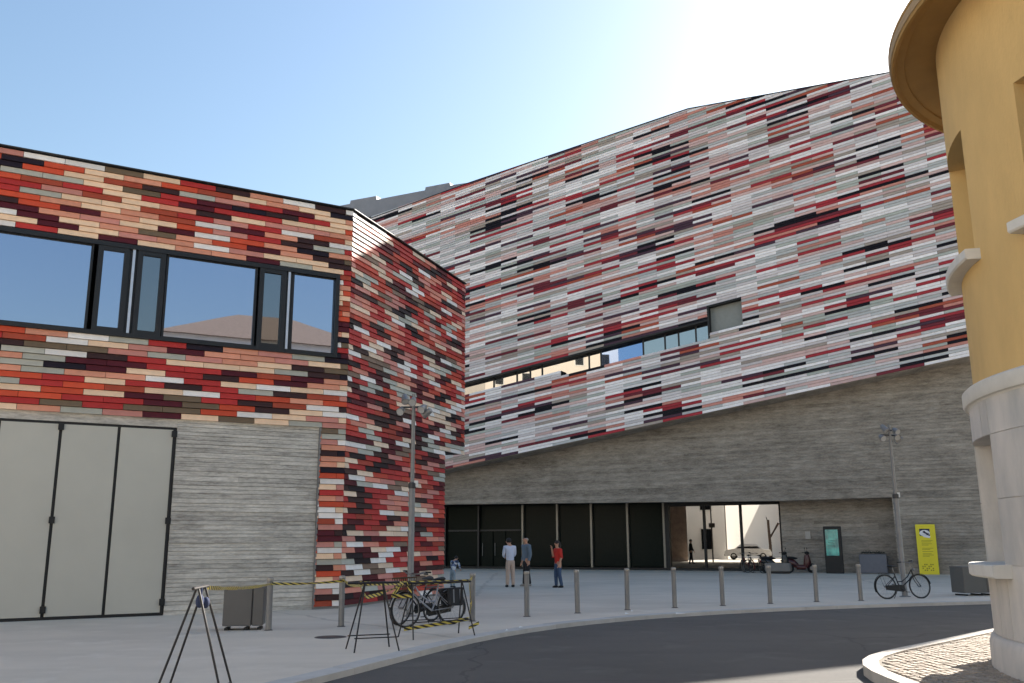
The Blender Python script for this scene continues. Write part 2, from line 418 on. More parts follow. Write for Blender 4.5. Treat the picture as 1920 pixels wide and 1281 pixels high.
def emit(parent, groups, limit, visible):
    """groups: list of (Tiles, mats). The `limit` tiles that show largest become objects, the rest one mesh."""
    cand = []; base = parent.location
    for gi, (T, mats) in enumerate(groups):
        for ti, t in enumerate(T.t):
            pp = [project(T.P(u, w, t[3])) for u, w in t[0]]
            ar = 0
            if all(pp):
                cx = sum(p[0] for p in pp) / len(pp); cy = sum(p[1] for p in pp) / len(pp)
                if visible(cx, cy, gi): ar = abs(sum(pp[i - 1][0] * pp[i][1] - pp[i][0] * pp[i - 1][1] for i in range(len(pp)))) / 2
            cand.append((-ar, gi, ti))
    cand.sort(); solo = set((g, t) for a, g, t in cand[:limit] if a < 0)
    shared = {}
    mbs = MB(); allm = []; offm = {}
    for gi, (T, mats) in enumerate(groups):
        if id(mats) not in offm: offm[id(mats)] = len(allm); allm += mats
    for gi, (T, mats) in enumerate(groups):
        ang = math.atan2(T.D.y, T.D.x)
        for ti, t in enumerate(T.t):
            if (gi, ti) not in solo: T.geom(mbs, t, offm[id(mats)] + t[5]); continue
            key = (round(t[0][1][0] - t[0][0][0], 3), round(t[2] - t[1], 3), t[3], t[4], T.sh) if t[6] else None
            me = shared.get(key) if key else None
            if me is None:
                mb = MB(); T.geom(mb, t, 0, True); me = mb.mesh('tile', mats[t[5]])
                if key: shared[key] = me
            o = bpy.data.objects.new('tile', me); COL.objects.link(o); o.parent = parent
            o.location = T.P(t[0][0][0], t[1], 0) - base; o.rotation_euler = (0, 0, ang)
            o.material_slots[0].link = 'OBJECT'; o.material_slots[0].material = mats[t[5]]
    for i, v in enumerate(mbs.v): mbs.v[i] = tuple(Vector(v) - base)
    mbs.build('tiles', allm, parent, kind='stuff')

# ------------------------------------------------------------------ left building (facades A and B)
COR = Vector((-4.41, 24.01, 0)); dA = azv(60); nA = Vector((dA.y, -dA.x, 0)); dB = azv(20); nB = Vector((dB.y, -dB.x, 0))
AL = -15.0
LB = thing('tiled_building', 'low building clad in red and cream tiles with ribbon window and folding panel doors', 'building', COR)
def A(s, d, z): return dA * s + nA * d + Vector((0, 0, z))          # local to LB
def B(s, d, z): return dB * s + nB * d + Vector((0, 0, z))
def xy(v): return (v.x, v.y)
TOPZ, PIT = 10.645, .1450
core = MB()
core.prism([xy(A(AL, -.12, 0)), xy(A(-.02, -.12, 0)), xy(B(8.0, -.05, 0)), xy(B(8.0, -7, 0)), xy(A(AL, -9, 0))], 8.72, TOPZ)
core.prism([xy(A(AL, -.9, 0)), xy(A(-.30, -.9, 0)), xy(A(-.30, -.06, 0)), xy(A(-.02, -.06, 0)), xy(B(8.0, -.05, 0)), xy(B(8.0, -7, 0)), xy(A(AL, -9, 0))], 6.46, 8.72)
core.prism([xy(A(AL, -.12, 0)), xy(A(-.02, -.12, 0)), xy(B(8.0, -.05, 0)), xy(B(8.0, -7, 0)), xy(A(AL, -9, 0))], 4.58, 6.46)
core.prism([xy(A(AL, -.35, 0)), xy(A(-.66, -.35, 0)), xy(A(-.66, -.06, 0)), xy(A(-.02, -.06, 0)), xy(B(6.38, -.05, 0)), xy(B(6.38, -6, 0)), xy(A(AL, -8, 0))], -.1, 4.58)
core.build('wall', M_back, LB)
TA = Tiles(COR - nA * .05, dA); TB = Tiles(COR - nB * .05, dB)
rowsA = [(.06 + i * PIT, .06 + (i + 1) * PIT, .075, .040, None) for i in range(73)]
exA = [(AL, -.33, 6.42, 8.75), (AL, -.68, -1, 4.55)]
TA.fill(rowsA, AL, .012, .88, exA, [(0, 1, TOPZ + .03)], wA, off=-.20)
rowsB = [(z0, z1, a, b, c) for z0, z1, a, b, c in rowsA]
TB.fill(rowsB, .012, 8.03, .88, [(6.42, 9, -1, 4.55)], [(0, 1, TOPZ + .03)], wB, off=.24)
emit(LB, [(TA, matsA), (TB, matsB)], 300, lambda x, y, g: 0 < x < 1900 and 0 < y < 1281 and (g == 0 or x < 870))
# coping
cp = MB()
for P0, D, N_, L0, L1 in ((A, dA, nA, AL, .0), (B, dB, nB, .0, 8.05)):
    cp.prism([xy(P0(L0, .06, 0)), xy(P0(L1 + .01, .06, 0)), xy(P0(L1 + .01, -.3, 0)), xy(P0(L0, -.3, 0))], TOPZ + .035 if P0 is A else TOPZ + .037, TOPZ + .06)
cp.build('coping', M_steel_dk, LB)
# ribbon window
WZ0, WZ1 = 6.47, 8.70
win = MB()
def abox(mb, s0, s1, d0, d1, z0, z1, mi=0): mb.prism([xy(A(s0, d1, 0)), xy(A(s1, d1, 0)), xy(A(s1, d0, 0)), xy(A(s0, d0, 0))], z0, z1, mi)
abox(win, AL, -.33, -.85, .045, WZ0 - .03, WZ0 + .07); abox(win, AL, -.33, -.85, .05, WZ1 - .07, WZ1 + .04); abox(win, -.42, -.315, -.85, .052, WZ0 - .028, WZ1 + .038)
fr = win.build('window_frame', M_dark, LB)
M_wglass = mirror_glass('coated_window_glass', (.70, .78, 1.0), .56)
M_wglass2 = mirror_glass('darker_window_glass', (.55, .58, .62), .38)  # darker, less reflective glass for some narrow panes
M_alu = mat('bright_aluminium', (190, 195, 205), .35, .6)
panes = [(AL, -12.9, 0, 0), (-12.7, -10.6, 0, 0), (-10.4, -6.47, 0, 0), (-6.22, -5.74, 1, 0), (-5.33, -4.90, 1, 1), (-4.72, -2.56, 0, 0), (-2.36, -1.88, 1, 1), (-1.55, -.42, 0, 0)]
for s0, s1, casement, g in panes:
    fm = MB(); dz = .11 if casement else .0; ds = .05 if casement else .02; dd = .02 if casement else -.02
    z0, z1 = WZ0 + .07, WZ1 - .07
    if casement:
        abox(fm, s0 - .11, s0 + .01, -.10, .03, z0, z1); abox(fm, s1 - .01, s1 + .11, -.10, .031, z0, z1)
        abox(fm, s0 + .01, s1 - .01, -.10, .029, z0, z0 + .10); abox(fm, s0 + .01, s1 - .01, -.10, .029, z1 - .10, z1)
    else:
        abox(fm, s0 - .045, s0 + .01, -.12, -.03, z0, z1); abox(fm, s1 - .01, s1 + .045, -.12, -.031, z0, z1); abox(fm, s0 - .03, s1 + .03, -.11, -.04, z0 - .01, z0 + .03); abox(fm, s0 - .03, s1 + .03, -.11, -.04, z1 - .03, z1 + .01)
    w = fm.build('window', M_dark, LB)
    gm = MB(); d = -.03 if casement else -.07
    gm.add([A(s0, d, z0 + .09 * casement), A(s1, d, z0 + .09 * casement), A(s1, d, z1 - .09 * casement), A(s0, d, z1 - .09 * casement)], [(0, 1, 2, 3)])
    gm.build('pane', M_wglass2 if g else M_wglass, w)
for sm in (-5.53, -1.69):
    st = MB(); abox(st, sm - .10, sm + .10, -.14, -.04, WZ0 + .07, WZ1 - .07); st.build('mullion', M_dark, LB)
    st = MB(); abox(st, sm - .03, sm + .03, -.04, .02, WZ0 + .07, WZ1 - .07); st.build('mullion_strip', M_alu, LB)
# board-marked concrete beside the doors
def boards(mb, Pf, s0, s1, z0, z1, pitch, dep, seg=2.6, rnd=random):
    z = z0; k = 0
    while z < z1 - .01:
        h = pitch * rnd.uniform(.75, 1.25); zt = min(z1, z + h); s = s0 - rnd.uniform(0, seg)
        while s < s1:
            e = s + seg * rnd.uniform(.7, 1.3); a, b = max(s, s0), min(e, s1); s = e
            if b - a < .02: continue
            d = dep * rnd.uniform(-1, 1)
            p = [Pf(a, d, z + .004), Pf(b, d, z + .004), Pf(b, d, zt - .004), Pf(a, d, zt - .004)]; q = [Pf(a, -.06, z), Pf(b, -.06, z), Pf(b, -.06, zt), Pf(a, -.06, zt)]
            mb.add(p + q, [(0, 1, 2, 3)] + [(i, 4 + i, 4 + (i + 1) % 4, (i + 1) % 4) for i in range(4)])
        z = zt
cw = MB(); boards(cw, lambda s, d, z: A(s, d - .05, z), -4.22, -.67, -.02, 4.57, .105, .010, 5)
cw.build('concrete_wall', M_conc, LB)
cw = MB(); abox(cw, AL, -4.22, -.34, -.06, 4.36, 4.575); cw.build('concrete_lintel', M_conc, LB)
cw = MB(); abox(cw, -.70, -.655, -.3, .012, -.02, 4.55); cw.build('edge_trim', M_steel, LB)
# folding doors
M_door = mat('grey_beige_door_panel', (182, 179, 168), .55, var=.05, scale=.8)
edges = [-12.9, -11.67, -10.44, -9.21, -7.98, -6.74, -5.51, -4.27]
for i, (a, b) in enumerate(zip(edges, edges[1:])):
    dm = MB(); abox(dm, a + .035, b - .035, -.2, -.085, .07, 4.30); d = dm.build('door_panel', M_door, LB)
    gm = MB(); abox(gm, a - .034, a + .034, -.2, -.115, .0, 4.34); gm.build('gasket', M_black, d)
    if i % 2 == 1:
        hm = MB()
        for z in (.22, 2.15, 4.24): abox(hm, a - .06, a + .06, -.11, -.045, z - .075, z + .075)
        hm.build('hinge', M_black, d)
dm = MB(); abox(dm, -4.304, -4.235, -.2, -.075, .0, 4.34); abox(dm, -13, -4.235, -.2, -.09, 0, .06); abox(dm, -13, -4.235, -.2, -.085, 4.30, 4.365)
for z in (.3, 2.15, 4.2): abox(dm, -4.335, -4.215, -.1, -.03, z - .075, z + .075)
dm.build('door_frame', M_black, LB)
# plinth under the red facade
pl = MB(); pl.prism([xy(A(-.66, .0, 0)), xy(A(0, .0, 0)), xy(B(6.4, .0, 0)), xy(B(6.4, -.2, 0)), xy(A(-.66, -.3, 0))], -.02, .06); pl.build('plinth', M_steel, LB)

# ------------------------------------------------------------------ museum (big building C)
dC = Vector((.8910, -.4540, 0)); nC = Vector((.4540, .8910, 0))
KT, KW = 48.5, 50.0
MU = thing('museum_building', 'tall museum building clad in pale grey and pink slanting tile rows above a concrete entrance', 'building', dC * -10 + nC * KW)
def Cw(s, k, z): return dC * s + nC * k + Vector((0, 0, z))
mo = MU.location.copy()
def Cl(s, k, z): return Cw(s, k, z) - mo
def cprism(mb, prof, k0, k1, mi=0):       # profile in (s,z), extruded along depth k
    n = len(prof); vs = [Cl(s, k0, z) for s, z in prof] + [Cl(s, k1, z) for s, z in prof]
    mb.add(vs, [tuple(range(n)), tuple(reversed(range(n, 2 * n)))] + [(i, n + i, n + (i + 1) % n, (i + 1) % n) for i in range(n)], mi)
def cbox(mb, s0, s1, k0, k1, z0, z1, mi=0): cprism(mb, [(s0, z0), (s1, z0), (s1, z1), (s0, z1)], k0, k1, mi)
SH = .1445; W0 = 10.29
roofp = [(-28.0, 24.48), (-13.08, 26.30), (-1.84, 25.82), (4.7, 24.15), (6.5, 21.5), (7.6, 19.75), (7.8, 16.8)]  # last points, out of view, are shaped to cast the road's shadow edge
up = MB()
cprism(up, [(-46, 4.3), (7.7, 4.3), (7.7, 16.6), (7.5, 19.5), (6.4, 21.3), (4.6, 23.9), (-1.84, 25.5), (-13.1, 25.95), (-28, 25.0), (-28.4, 25.32), (-30.2, 25.42), (-30.25, 25.62), (-32.2, 25.66), (-32.25, 25.44), (-36.3, 25.5), (-36.35, 25.78), (-38.6, 25.84), (-38.65, 25.6), (-46, 25.7)], 50.15, 68)
cprism(up, [(-46, 5.3), (7.6, 5.3), (7.6, 16.2), (-46, 18)], 68.0, 84)  # unseen rear wing, added to shade the yard floor behind the glass
up.build('zinc_roof', M_zinc, MU)
bk = MB()
prof = [(-46, W0 - 46 * SH), (7.75, W0 + 7.75 * SH)] + [(7.75, 16.8), (7.55, 19.7), (6.45, 21.45), (4.65, 24.1), (-1.84, 25.78), (-13.08, 26.26), (-28, 24.44), (-46, 21.84)]
# backing with the slit window cut out: built in strips along s
def topz(s):
    P = [(-46, 21.84)] + [(-28, 24.44), (-13.08, 26.26), (-1.84, 25.78), (4.65, 24.1), (6.45, 21.45), (7.55, 19.7), (7.75, 16.8)]
    for (a, za), (b, zb) in zip(P, P[1:]):
        if a <= s <= b: return za + (zb - za) * (s - a) / (b - a)
ROW = .31
SLB, SLT, BXT = W0 + 4.16 + .0, W0 + 5.2, W0 + 5.82      # slit bottom / top / box top in w
SLB = W0 + 13 * ROW + .001; SLT = W0 + 16.5 * ROW + .001; BXT = W0 + 19 * ROW - .001
segs = [-46, -28, -21.5, -13.08, -12.56, -10.68, -1.84, 4.65, 6.45, 7.55, 7.75]
for a, b in zip(segs, segs[1:]):
    lo = lambda s, w: w + SH * s
    if a >= -10.7 or b <= -46: bands = [(W0, None)]
    elif a >= -12.6: bands = [(W0, SLB + ROW), (BXT, None)]
    elif a < -22: bands = [(W0, SLB + ROW), (SLT, None)]
    else: bands = [(W0, SLB), (SLT, None)]
    for w0, w1 in bands:
        cprism(bk, [(a, lo(a, w0)), (b, lo(b, w0)), (b, lo(b, w1) if w1 else topz(b)), (a, lo(a, w1) if w1 else topz(a))], 48.56, 50.1)
bk.build('backing_wall', M_back, MU)
TCC = Tiles(dC * 0 + nC * 48.56, dC, SH)
rowsC = []
for i in range(128):
    w = W0 + i * ROW / 2; rowsC.append((w, w + ROW / 2, .085, .045, None))
exC = [(-46, -21.5, SLB + ROW, SLT), (-21.5, -12.56, SLB, SLT), (-12.56, -10.68, SLB + ROW, BXT)]
def roofplane(p, q):    # keep below line p->q (in s,z) -> planes on (u,w) with w=z-SH*u
    a, za = p; b, zb = q; m = (zb - za) / (b - a)      # z <= za+m(u-a)  -> w + SH u - m u <= za - m a
    return (SH - m, 1, za - m * a)
planes = [roofplane((-28.0, 24.48), (-13.08, 26.30)), roofplane((-13.08, 26.30), (-1.84, 25.82)), roofplane((-1.84, 25.82), (4.7, 24.15)), roofplane((4.7, 24.15), (6.5, 21.5)), roofplane((6.5, 21.5), (7.6, 19.75)), (1, 0, 7.8)]
# columns of joints every 1.12 m: pairs of rows shift by half a tile
TCC.fill(rowsC, -45, 7.8, 2.24, exC, planes, wC, off=.3, stick=.04, gap=.012)
emit(MU, [(TCC, matsC)], 300, lambda x, y, g: 880 < x < 1770 and 100 < y < 860)
cop = MB()
for (a, za), (b, zb) in zip([(-46, 21.88)] + roofp, roofp):
    cprism(cop, [(a, za + .01), (b, zb + .01), (b, zb + .06), (a, za + .06)], 48.47, 50.14)
cop.build('coping', M_dark, MU)
# soffit trim along the slanted lower edge
tr = MB(); cprism(tr, [(-46, W0 - 46 * SH - .03), (7.75, W0 + 7.75 * SH - .03), (7.75, W0 + 7.75 * SH - .003), (-46, W0 - 46 * SH - .003)], 48.55, 50.1); tr.build('soffit', M_conc2, MU)
# slit window
sl = MB()
lo = lambda s, w: w + SH * s
cprism(sl, [(-45, lo(-45, SLT - .10)), (-12.56, lo(-12.56, SLT - .10)), (-12.56, lo(-12.56, SLT)), (-45, lo(-45, SLT))], 48.47, 49.3)  # black head bar, standing in for the shadow under the recess head
cprism(sl, [(-12.60, lo(-12.6, SLB)), (-12.5, lo(-12.5, SLB)), (-12.5, lo(-12.5, BXT)), (-12.60, lo(-12.6, BXT))], 48.48, 49.3)
cprism(sl, [(-12.5, lo(-12.5, BXT - .09)), (-10.68, lo(-10.68, BXT - .09)), (-10.68, lo(-10.68, BXT)), (-12.5, lo(-12.5, BXT))], 48.48, 49.3)
slit = sl.build('slit_window', M_black, MU)
M_sgl = mirror_glass('slit_window_glass', (.9, .88, .85), .32)
M_sgb = mirror_glass('slit_window_glass_sky_tint', (.35, .48, .78), .5)  # blue tint stands in for sky reflected in one middle pane
cuts = [-45, -30, -26.2, -24.6, -23.7, -22.9, -19.85, -19.1, -16.5, -15.2, -14.4, -13.4, -12.56]
for i, (a, b) in enumerate(zip(cuts, cuts[1:])):
    g = MB(); wb = SLB + ROW if b <= -21.5 else SLB
    g.add([Cl(a + .03, 48.95, lo(a, wb - .3)), Cl(b - .03, 48.95, lo(b, wb - .3)), Cl(b - .03, 48.95, lo(b, SLT - .02)), Cl(a + .03, 48.95, lo(a, SLT - .02))], [(0, 1, 2, 3)])
    g.build('pane', M_sgb if a == -19.1 else M_sgl, slit)
    mm = MB(); cprism(mm, [(b - .04, lo(b, wb - .3)), (b + .04, lo(b, wb - .3)), (b + .04, lo(b, SLT)), (b - .04, lo(b, SLT))], 48.9, 49.0); mm.build('mullion', M_dark, slit)
g = MB(); g.add([Cl(-12.5, 48.9, lo(-12.5, SLB)), Cl(-10.68, 48.9, lo(-10.68, SLB)), Cl(-10.68, 48.9, lo(-10.68, BXT)), Cl(-12.5, 48.9, lo(-12.5, BXT))], [(0, 1, 2, 3)])
g.build('blank_panel', mat('grey_green_panel', (132, 135, 132), .5, .1), slit)
# concrete front: upper wall, right wall, recess
cw = MB(); f = lambda s, d, z: Cl(s, KW - d, z)
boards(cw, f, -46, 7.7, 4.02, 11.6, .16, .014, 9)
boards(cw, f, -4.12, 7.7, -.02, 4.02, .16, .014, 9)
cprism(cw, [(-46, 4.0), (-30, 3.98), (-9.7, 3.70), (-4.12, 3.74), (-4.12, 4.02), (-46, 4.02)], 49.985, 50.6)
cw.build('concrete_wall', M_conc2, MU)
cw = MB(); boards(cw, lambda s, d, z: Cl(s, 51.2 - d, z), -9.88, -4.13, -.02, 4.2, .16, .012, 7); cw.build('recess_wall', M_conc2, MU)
lw = MB(); cbox(lw, -9.84, -4.14, 51.27, 68, -.1, 4.25); cbox(lw, -4.11, 7.7, 50.08, 68, -.1, 4.25); cbox(lw, -9.82, 7.6, 68.02, 84, -.1, 5.28); lw.build('ground_floor_wall', M_conc2, MU)  # rearmost block is added to keep sun off the yard floor
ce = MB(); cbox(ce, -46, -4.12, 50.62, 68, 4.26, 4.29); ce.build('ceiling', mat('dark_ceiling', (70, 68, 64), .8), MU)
lob = MB(); cprism(lob, [(-46, -.1), (-16.9, -.1), (-16.9, 4.25), (-46, 4.25)], 53.4, 54.0); lob.add([Cl(-17, 53, -.1), Cl(-29.5, 84, -.1), Cl(-29.5, 84, 5.25), Cl(-17, 53, 5.25)], [(0, 1, 2, 3)])
lob.build('lobby_wall', mat('dark_lobby_wall', (34, 34, 36), .8), MU)
# curtain wall
M_dgl = mat('dark_glass', (30, 35, 32), .15, var=.1, spec=.03)
M_cgl = clear_glass('clear_glass')
M_mul = mat('mullion_grey', (124, 122, 116), .4, .5)
ms = [-40, -37, -34, -31.7, -29.2, -26.03, -23.64, -21.38, -19.06, -16.82]
for i, (a, b) in enumerate(zip(ms, ms[1:])):
    g = MB(); cbox(g, a + .05, b - .05, 52.58, 52.62, .2, 3.95); g.build('glass_pane', M_dgl, MU)
    m_ = MB(); cbox(m_, b - .06, b + .06, 52.38, 52.6, .12, 3.95); m_.build('mullion', M_mul if i > 3 else M_dark, MU)
for a, b in ((-16.5, -14.5), (-14.4, -12.4), (-12.3, -10.20)):
    g = MB(); cbox(g, a, b, 52.59, 52.61, .2, 3.68); g.build('glass_pane', M_cgl, MU)
    m_ = MB(); cbox(m_, b - .02, b + .12, 52.5, 52.66, .12, 3.7); m_.build('mullion', M_black, MU)
fr = MB(); cbox(fr, -46, -9.9, 52.36, 52.66, .0, .14); cbox(fr, -16.75, -9.9, 52.37, 52.7, 3.62, 3.95); cbox(fr, -16.75, -16.5, 52.4, 52.7, .14, 3.62); cbox(fr, -10.06, -9.9, 52.3, 52.7, .0, 3.95)
fr.build('glazing_frame', M_black, MU)
# entrance doors in the dark corner
for a in (-29.0, -28.1):
    d = MB(); cbox(d, a, a + .8, 52.5, 52.56, .14, 2.3); dd = d.build('door', M_dgl, MU)
    h = MB(); h.tube([Cl(a + .1, 52.42, .8), Cl(a + .1, 52.42, 1.6)], .02, 6); h.build('handle', M_steel, dd)
tb = MB(); cbox(tb, -31.5, -26.2, 52.46, 52.56, 2.34, 2.44); tb.build('transom', M_dark, MU)
# small notice plate on the recess wall
nt_ = MB(); cbox(nt_, -8.65, -8.38, 51.13, 51.19, 1.72, 2.12); nt_.build('notice_plate', mat('pale_plate', (170, 164, 156), .6), MU)

# ------------------------------------------------------------------ yellow round tower on the right
TW = thing('yellow_round_building', 'round ochre plastered building corner on a pale stone base under a wide flat canopy', 'building', TC)
M_yel = mat('ochre_plaster', (204, 170, 112), .9, var=.11, scale=1.6, bump=.35, bscale=25, detail=12, stretch=(1.2, 1.2, .45))
M_stone = mat('pale_travertine', (184, 183, 180), .8, var=.16, scale=2.5, stretch=(1, 1, .35), bump=.3, bscale=30, island=.07, tint=(197, 190, 183), detail=9)
M_stone2 = mat('white_stone_trim', (206, 203, 196), .75, var=.08, scale=5, bump=.15)
def ring_wall(mb, r0, r1, z0, z1, openings, step=2.5, mi=0):
    """cylindrical wall shell with rectangular openings (a0,a1,z0,z1); reveals go from r1 in to r0"""
    an = set(); zs = {z0, z1}
    k = 0.
    while k <= 360: an.add(round(k, 3)); k += step
    for a0, a1, b0, b1 in openings: an |= {a0, a1}; zs |= {b0, b1}
    an = sorted(an); zs = sorted(zs)
    P = lambda r, a, z: (r * math.cos(R(a)), r * math.sin(R(a)), z)
    def hole(a, z): return any(o[0] < a < o[1] and o[2] < z < o[3] for o in openings)
    for a, b in zip(an, an[1:]):
        for za, zb in zip(zs, zs[1:]):
            if not hole((a + b) / 2, (za + zb) / 2): mb.quad(P(r1, a, za), P(r1, b, za), P(r1, b, zb), P(r1, a, zb), mi)
    for a0, a1, b0, b1 in openings:
        mb.quad(P(r1, a0, b0), P(r0, a0, b0), P(r0, a0, b1), P(r1, a0, b1), mi); mb.quad(P(r1, a1, b0), P(r0, a1, b0), P(r0, a1, b1), P(r1, a1, b1), mi)
        aa = [a for a in an if a0 <= a <= a1]
        for a, b in zip(aa, aa[1:]):
            mb.quad(P(r1, a, b0), P(r1, b, b0), P(r0, b, b0), P(r0, a, b0), mi); mb.quad(P(r1, a, b1), P(r1, b, b1), P(r0, b, b1), P(r0, a, b1), mi)
UP = [(128 - 23 + 1 + i * 42, 128 + i * 42, 5.2, 6.9) for i in range(-2, 6)]
UP = [(106.0 + i * 42 + 42 + .6, 129.0 + i * 42 + 42 + .6, 5.2, 6.9) for i in range(-4, 4)]
UP = [(a % 360, a % 360 + 23, z0, z1) for a, b, z0, z1 in UP if a % 360 + 23 < 360]
LOW = [(a0, a1, 1.31, 2.87) for a0, a1, _, _ in UP]
w = MB(); ring_wall(w, 3.4, 3.80, 3.5, 8.52, UP); w.build('upper_wall', M_yel, TW, smooth=True)
w = MB(); w.lathe([(3.35, -.1), (3.35, 8.5)], 90); w.build('inner_wall', mat('dim_interior', (60, 52, 40), .9), TW)
# stone base in courses of blocks with recessed joints
zc = [.45, 1.31, 2.09, 2.87, 3.32]
core_ = MB(); ring_wall(core_, 3.4, 3.868, .3, 3.34, LOW); core_.build('base_wall', M_stone, TW, smooth=True)
for ci, (z0, z1) in enumerate(zip(zc, zc[1:])):
    marks = []
    for (a0, a1, _, _) in sorted(LOW): marks += [a0, a1]
    a = 90.; end = 290.
    while a < end - .1:
        cand = [m for m in marks if m > a + .01]
        nxt = min([a + 17 + (ci % 2) * 2] + cand[:1])
        inw = any(o[0] - .01 <= a and nxt <= o[1] + .01 for o in LOW)
        if not (inw and z0 > 1.2 and z1 < 2.95):
            b = MB(); n = max(2, int((nxt - a) / 2.5)); g = .09
            b.lathe([(3.865, z0 + .004), (3.885, z0 + .004), (3.885, z1 - .004), (3.865, z1 - .004)], n, a0=a + g, a1=nxt - g)
            for e in (a + g, nxt - g):
                ca, sa = math.cos(R(e)), math.sin(R(e)); b.quad(*[(r * ca, r * sa, z) for r, z in ((3.865, z0 + .004), (3.885, z0 + .004), (3.885, z1 - .004), (3.865, z1 - .004))])
            b.build('stone_block', M_stone, TW, smooth=True)
        a = nxt
p = MB(); p.lathe([(3.86, .45), (3.90, .44), (3.93, .40), (3.95, .33), (3.955, .0), (3.955, -.1)], 120); p.build('plinth', M_stone, TW, smooth=True)
c = MB(); c.lathe([(3.80, 3.55), (3.92, 3.54), (3.955, 3.51), (3.955, 3.37), (3.935, 3.335), (3.90, 3.33), (3.86, 3.27)], 120); c.build('cornice', M_stone2, TW, smooth=True)
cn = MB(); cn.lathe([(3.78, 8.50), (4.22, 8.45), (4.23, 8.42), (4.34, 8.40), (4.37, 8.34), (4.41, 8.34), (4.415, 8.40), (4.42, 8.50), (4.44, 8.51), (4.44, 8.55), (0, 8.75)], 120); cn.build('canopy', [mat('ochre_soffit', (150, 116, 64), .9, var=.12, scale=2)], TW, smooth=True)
cf = MB(); cf.lathe([(4.418, 8.39), (4.428, 8.395), (4.436, 8.50), (4.42, 8.505)], 120); cf.build('canopy_fascia', mat('weathered_fascia', (150, 128, 98), .8), TW, smooth=True)
def arc_sill(a0, a1, z0, z1, r1, name):
    s = MB(); n = 10; s.lathe([(3.5, z0), (r1 - .02, z0), (r1, z0 + .02), (r1, z1 - .01), (r1 - .01, z1), (3.5, z1 + .02)], n, a0=a0, a1=a1)
    for e in (a0, a1):
        ca, sa = math.cos(R(e)), math.sin(R(e)); s.add([(r * ca, r * sa, z) for r, z in ((3.5, z0), (r1 - .02, z0), (r1, z0 + .02), (r1, z1 - .01), (r1 - .01, z1), (3.5, z1 + .02))], [(0, 1, 2, 3, 4, 5)])
    return s.build(name, M_stone2, TW, smooth=True)
M_shut = mat('dark_window_glass', (22, 24, 26), .12)
for (a0, a1, z0, z1) in UP:
    arc_sill(a0 - 2.5, a1 + 2.5, z0 - .13, z0 + .004, 3.99, 'window_sill')
    m_ = MB(); m_.lathe([(3.41, z0 + .02), (3.41, z1 - .02)], 8, a0=a0 + .5, a1=a1 - .5); m_.build('window', M_shut, TW)
for (a0, a1, z0, z1) in LOW:
    arc_sill(a0 - 2.6, a1 + 2.8, z0 - .15, z0 + .004, 4.10, 'window_sill')
    m_ = MB(); m_.lathe([(3.41, z0 + .02), (3.41, z1 - .02)], 8, a0=a0 + .5, a1=a1 - .5); m_.build('window', M_shut, TW)

# ------------------------------------------------------------------ bollards
boll = [(-4.66, 18.11), (-3.41, 18.83), (-.86, 19.93), (.30, 21.1), (1.49, 22.0), (2.76, 22.95), (4.02, 23.6), (5.37, 24.3), (6.77, 24.95), (8.2, 25.6), (9.55, 26.0)]
bl = ['first bollard, beside the large grey planter box near the concrete wall', 'second bollard, in front of the red tiled corner', 'third bollard, just right of the bicycle with the basket',
      'fourth bollard, in front of the man in the grey-blue jacket', 'fifth bollard, just right of the person in the red top', 'sixth bollard, in front of the dark glass with litter at its foot', 'seventh bollard, at the left edge of the bright see-through glass',
      'eighth bollard, under the middle of the bright see-through glass', 'ninth bollard, in front of the parked scooters', 'tenth bollard, in front of the black screen totem', 'eleventh bollard, last before the black bicycle at the lamp post']
b0 = thing('bollard', 'slim grey steel ' + bl[0], 'bollard', (*boll[0], 0), group='steel bollards along the kerb')
MB().lathe([(.058, 0), (.058, .9), (.060, .9)], 16).build('post', M_steel, b0, smooth=True)
MB().lathe([(.0605, .905), (.064, .91), (.064, .955), (.055, .975), (0, .982)], 16).build('cap', mat('worn_steel_cap', (150, 146, 140), .4, .5), b0, smooth=True)
MB().lathe([(.085, 0), (.085, .006), (.058, .014)], 16).build('base_ring', M_steel_dk, b0)
for q, l in zip(boll[1:], bl[1:]): copy_thing(b0, (*q, 0), random.random(), 'slim grey steel ' + l)
for o in [x for x in COL.objects if x.name.startswith('bollard')]: o.rotation_euler = (R(random.uniform(-.7, .7)), R(random.uniform(-.7, .7)), 0)

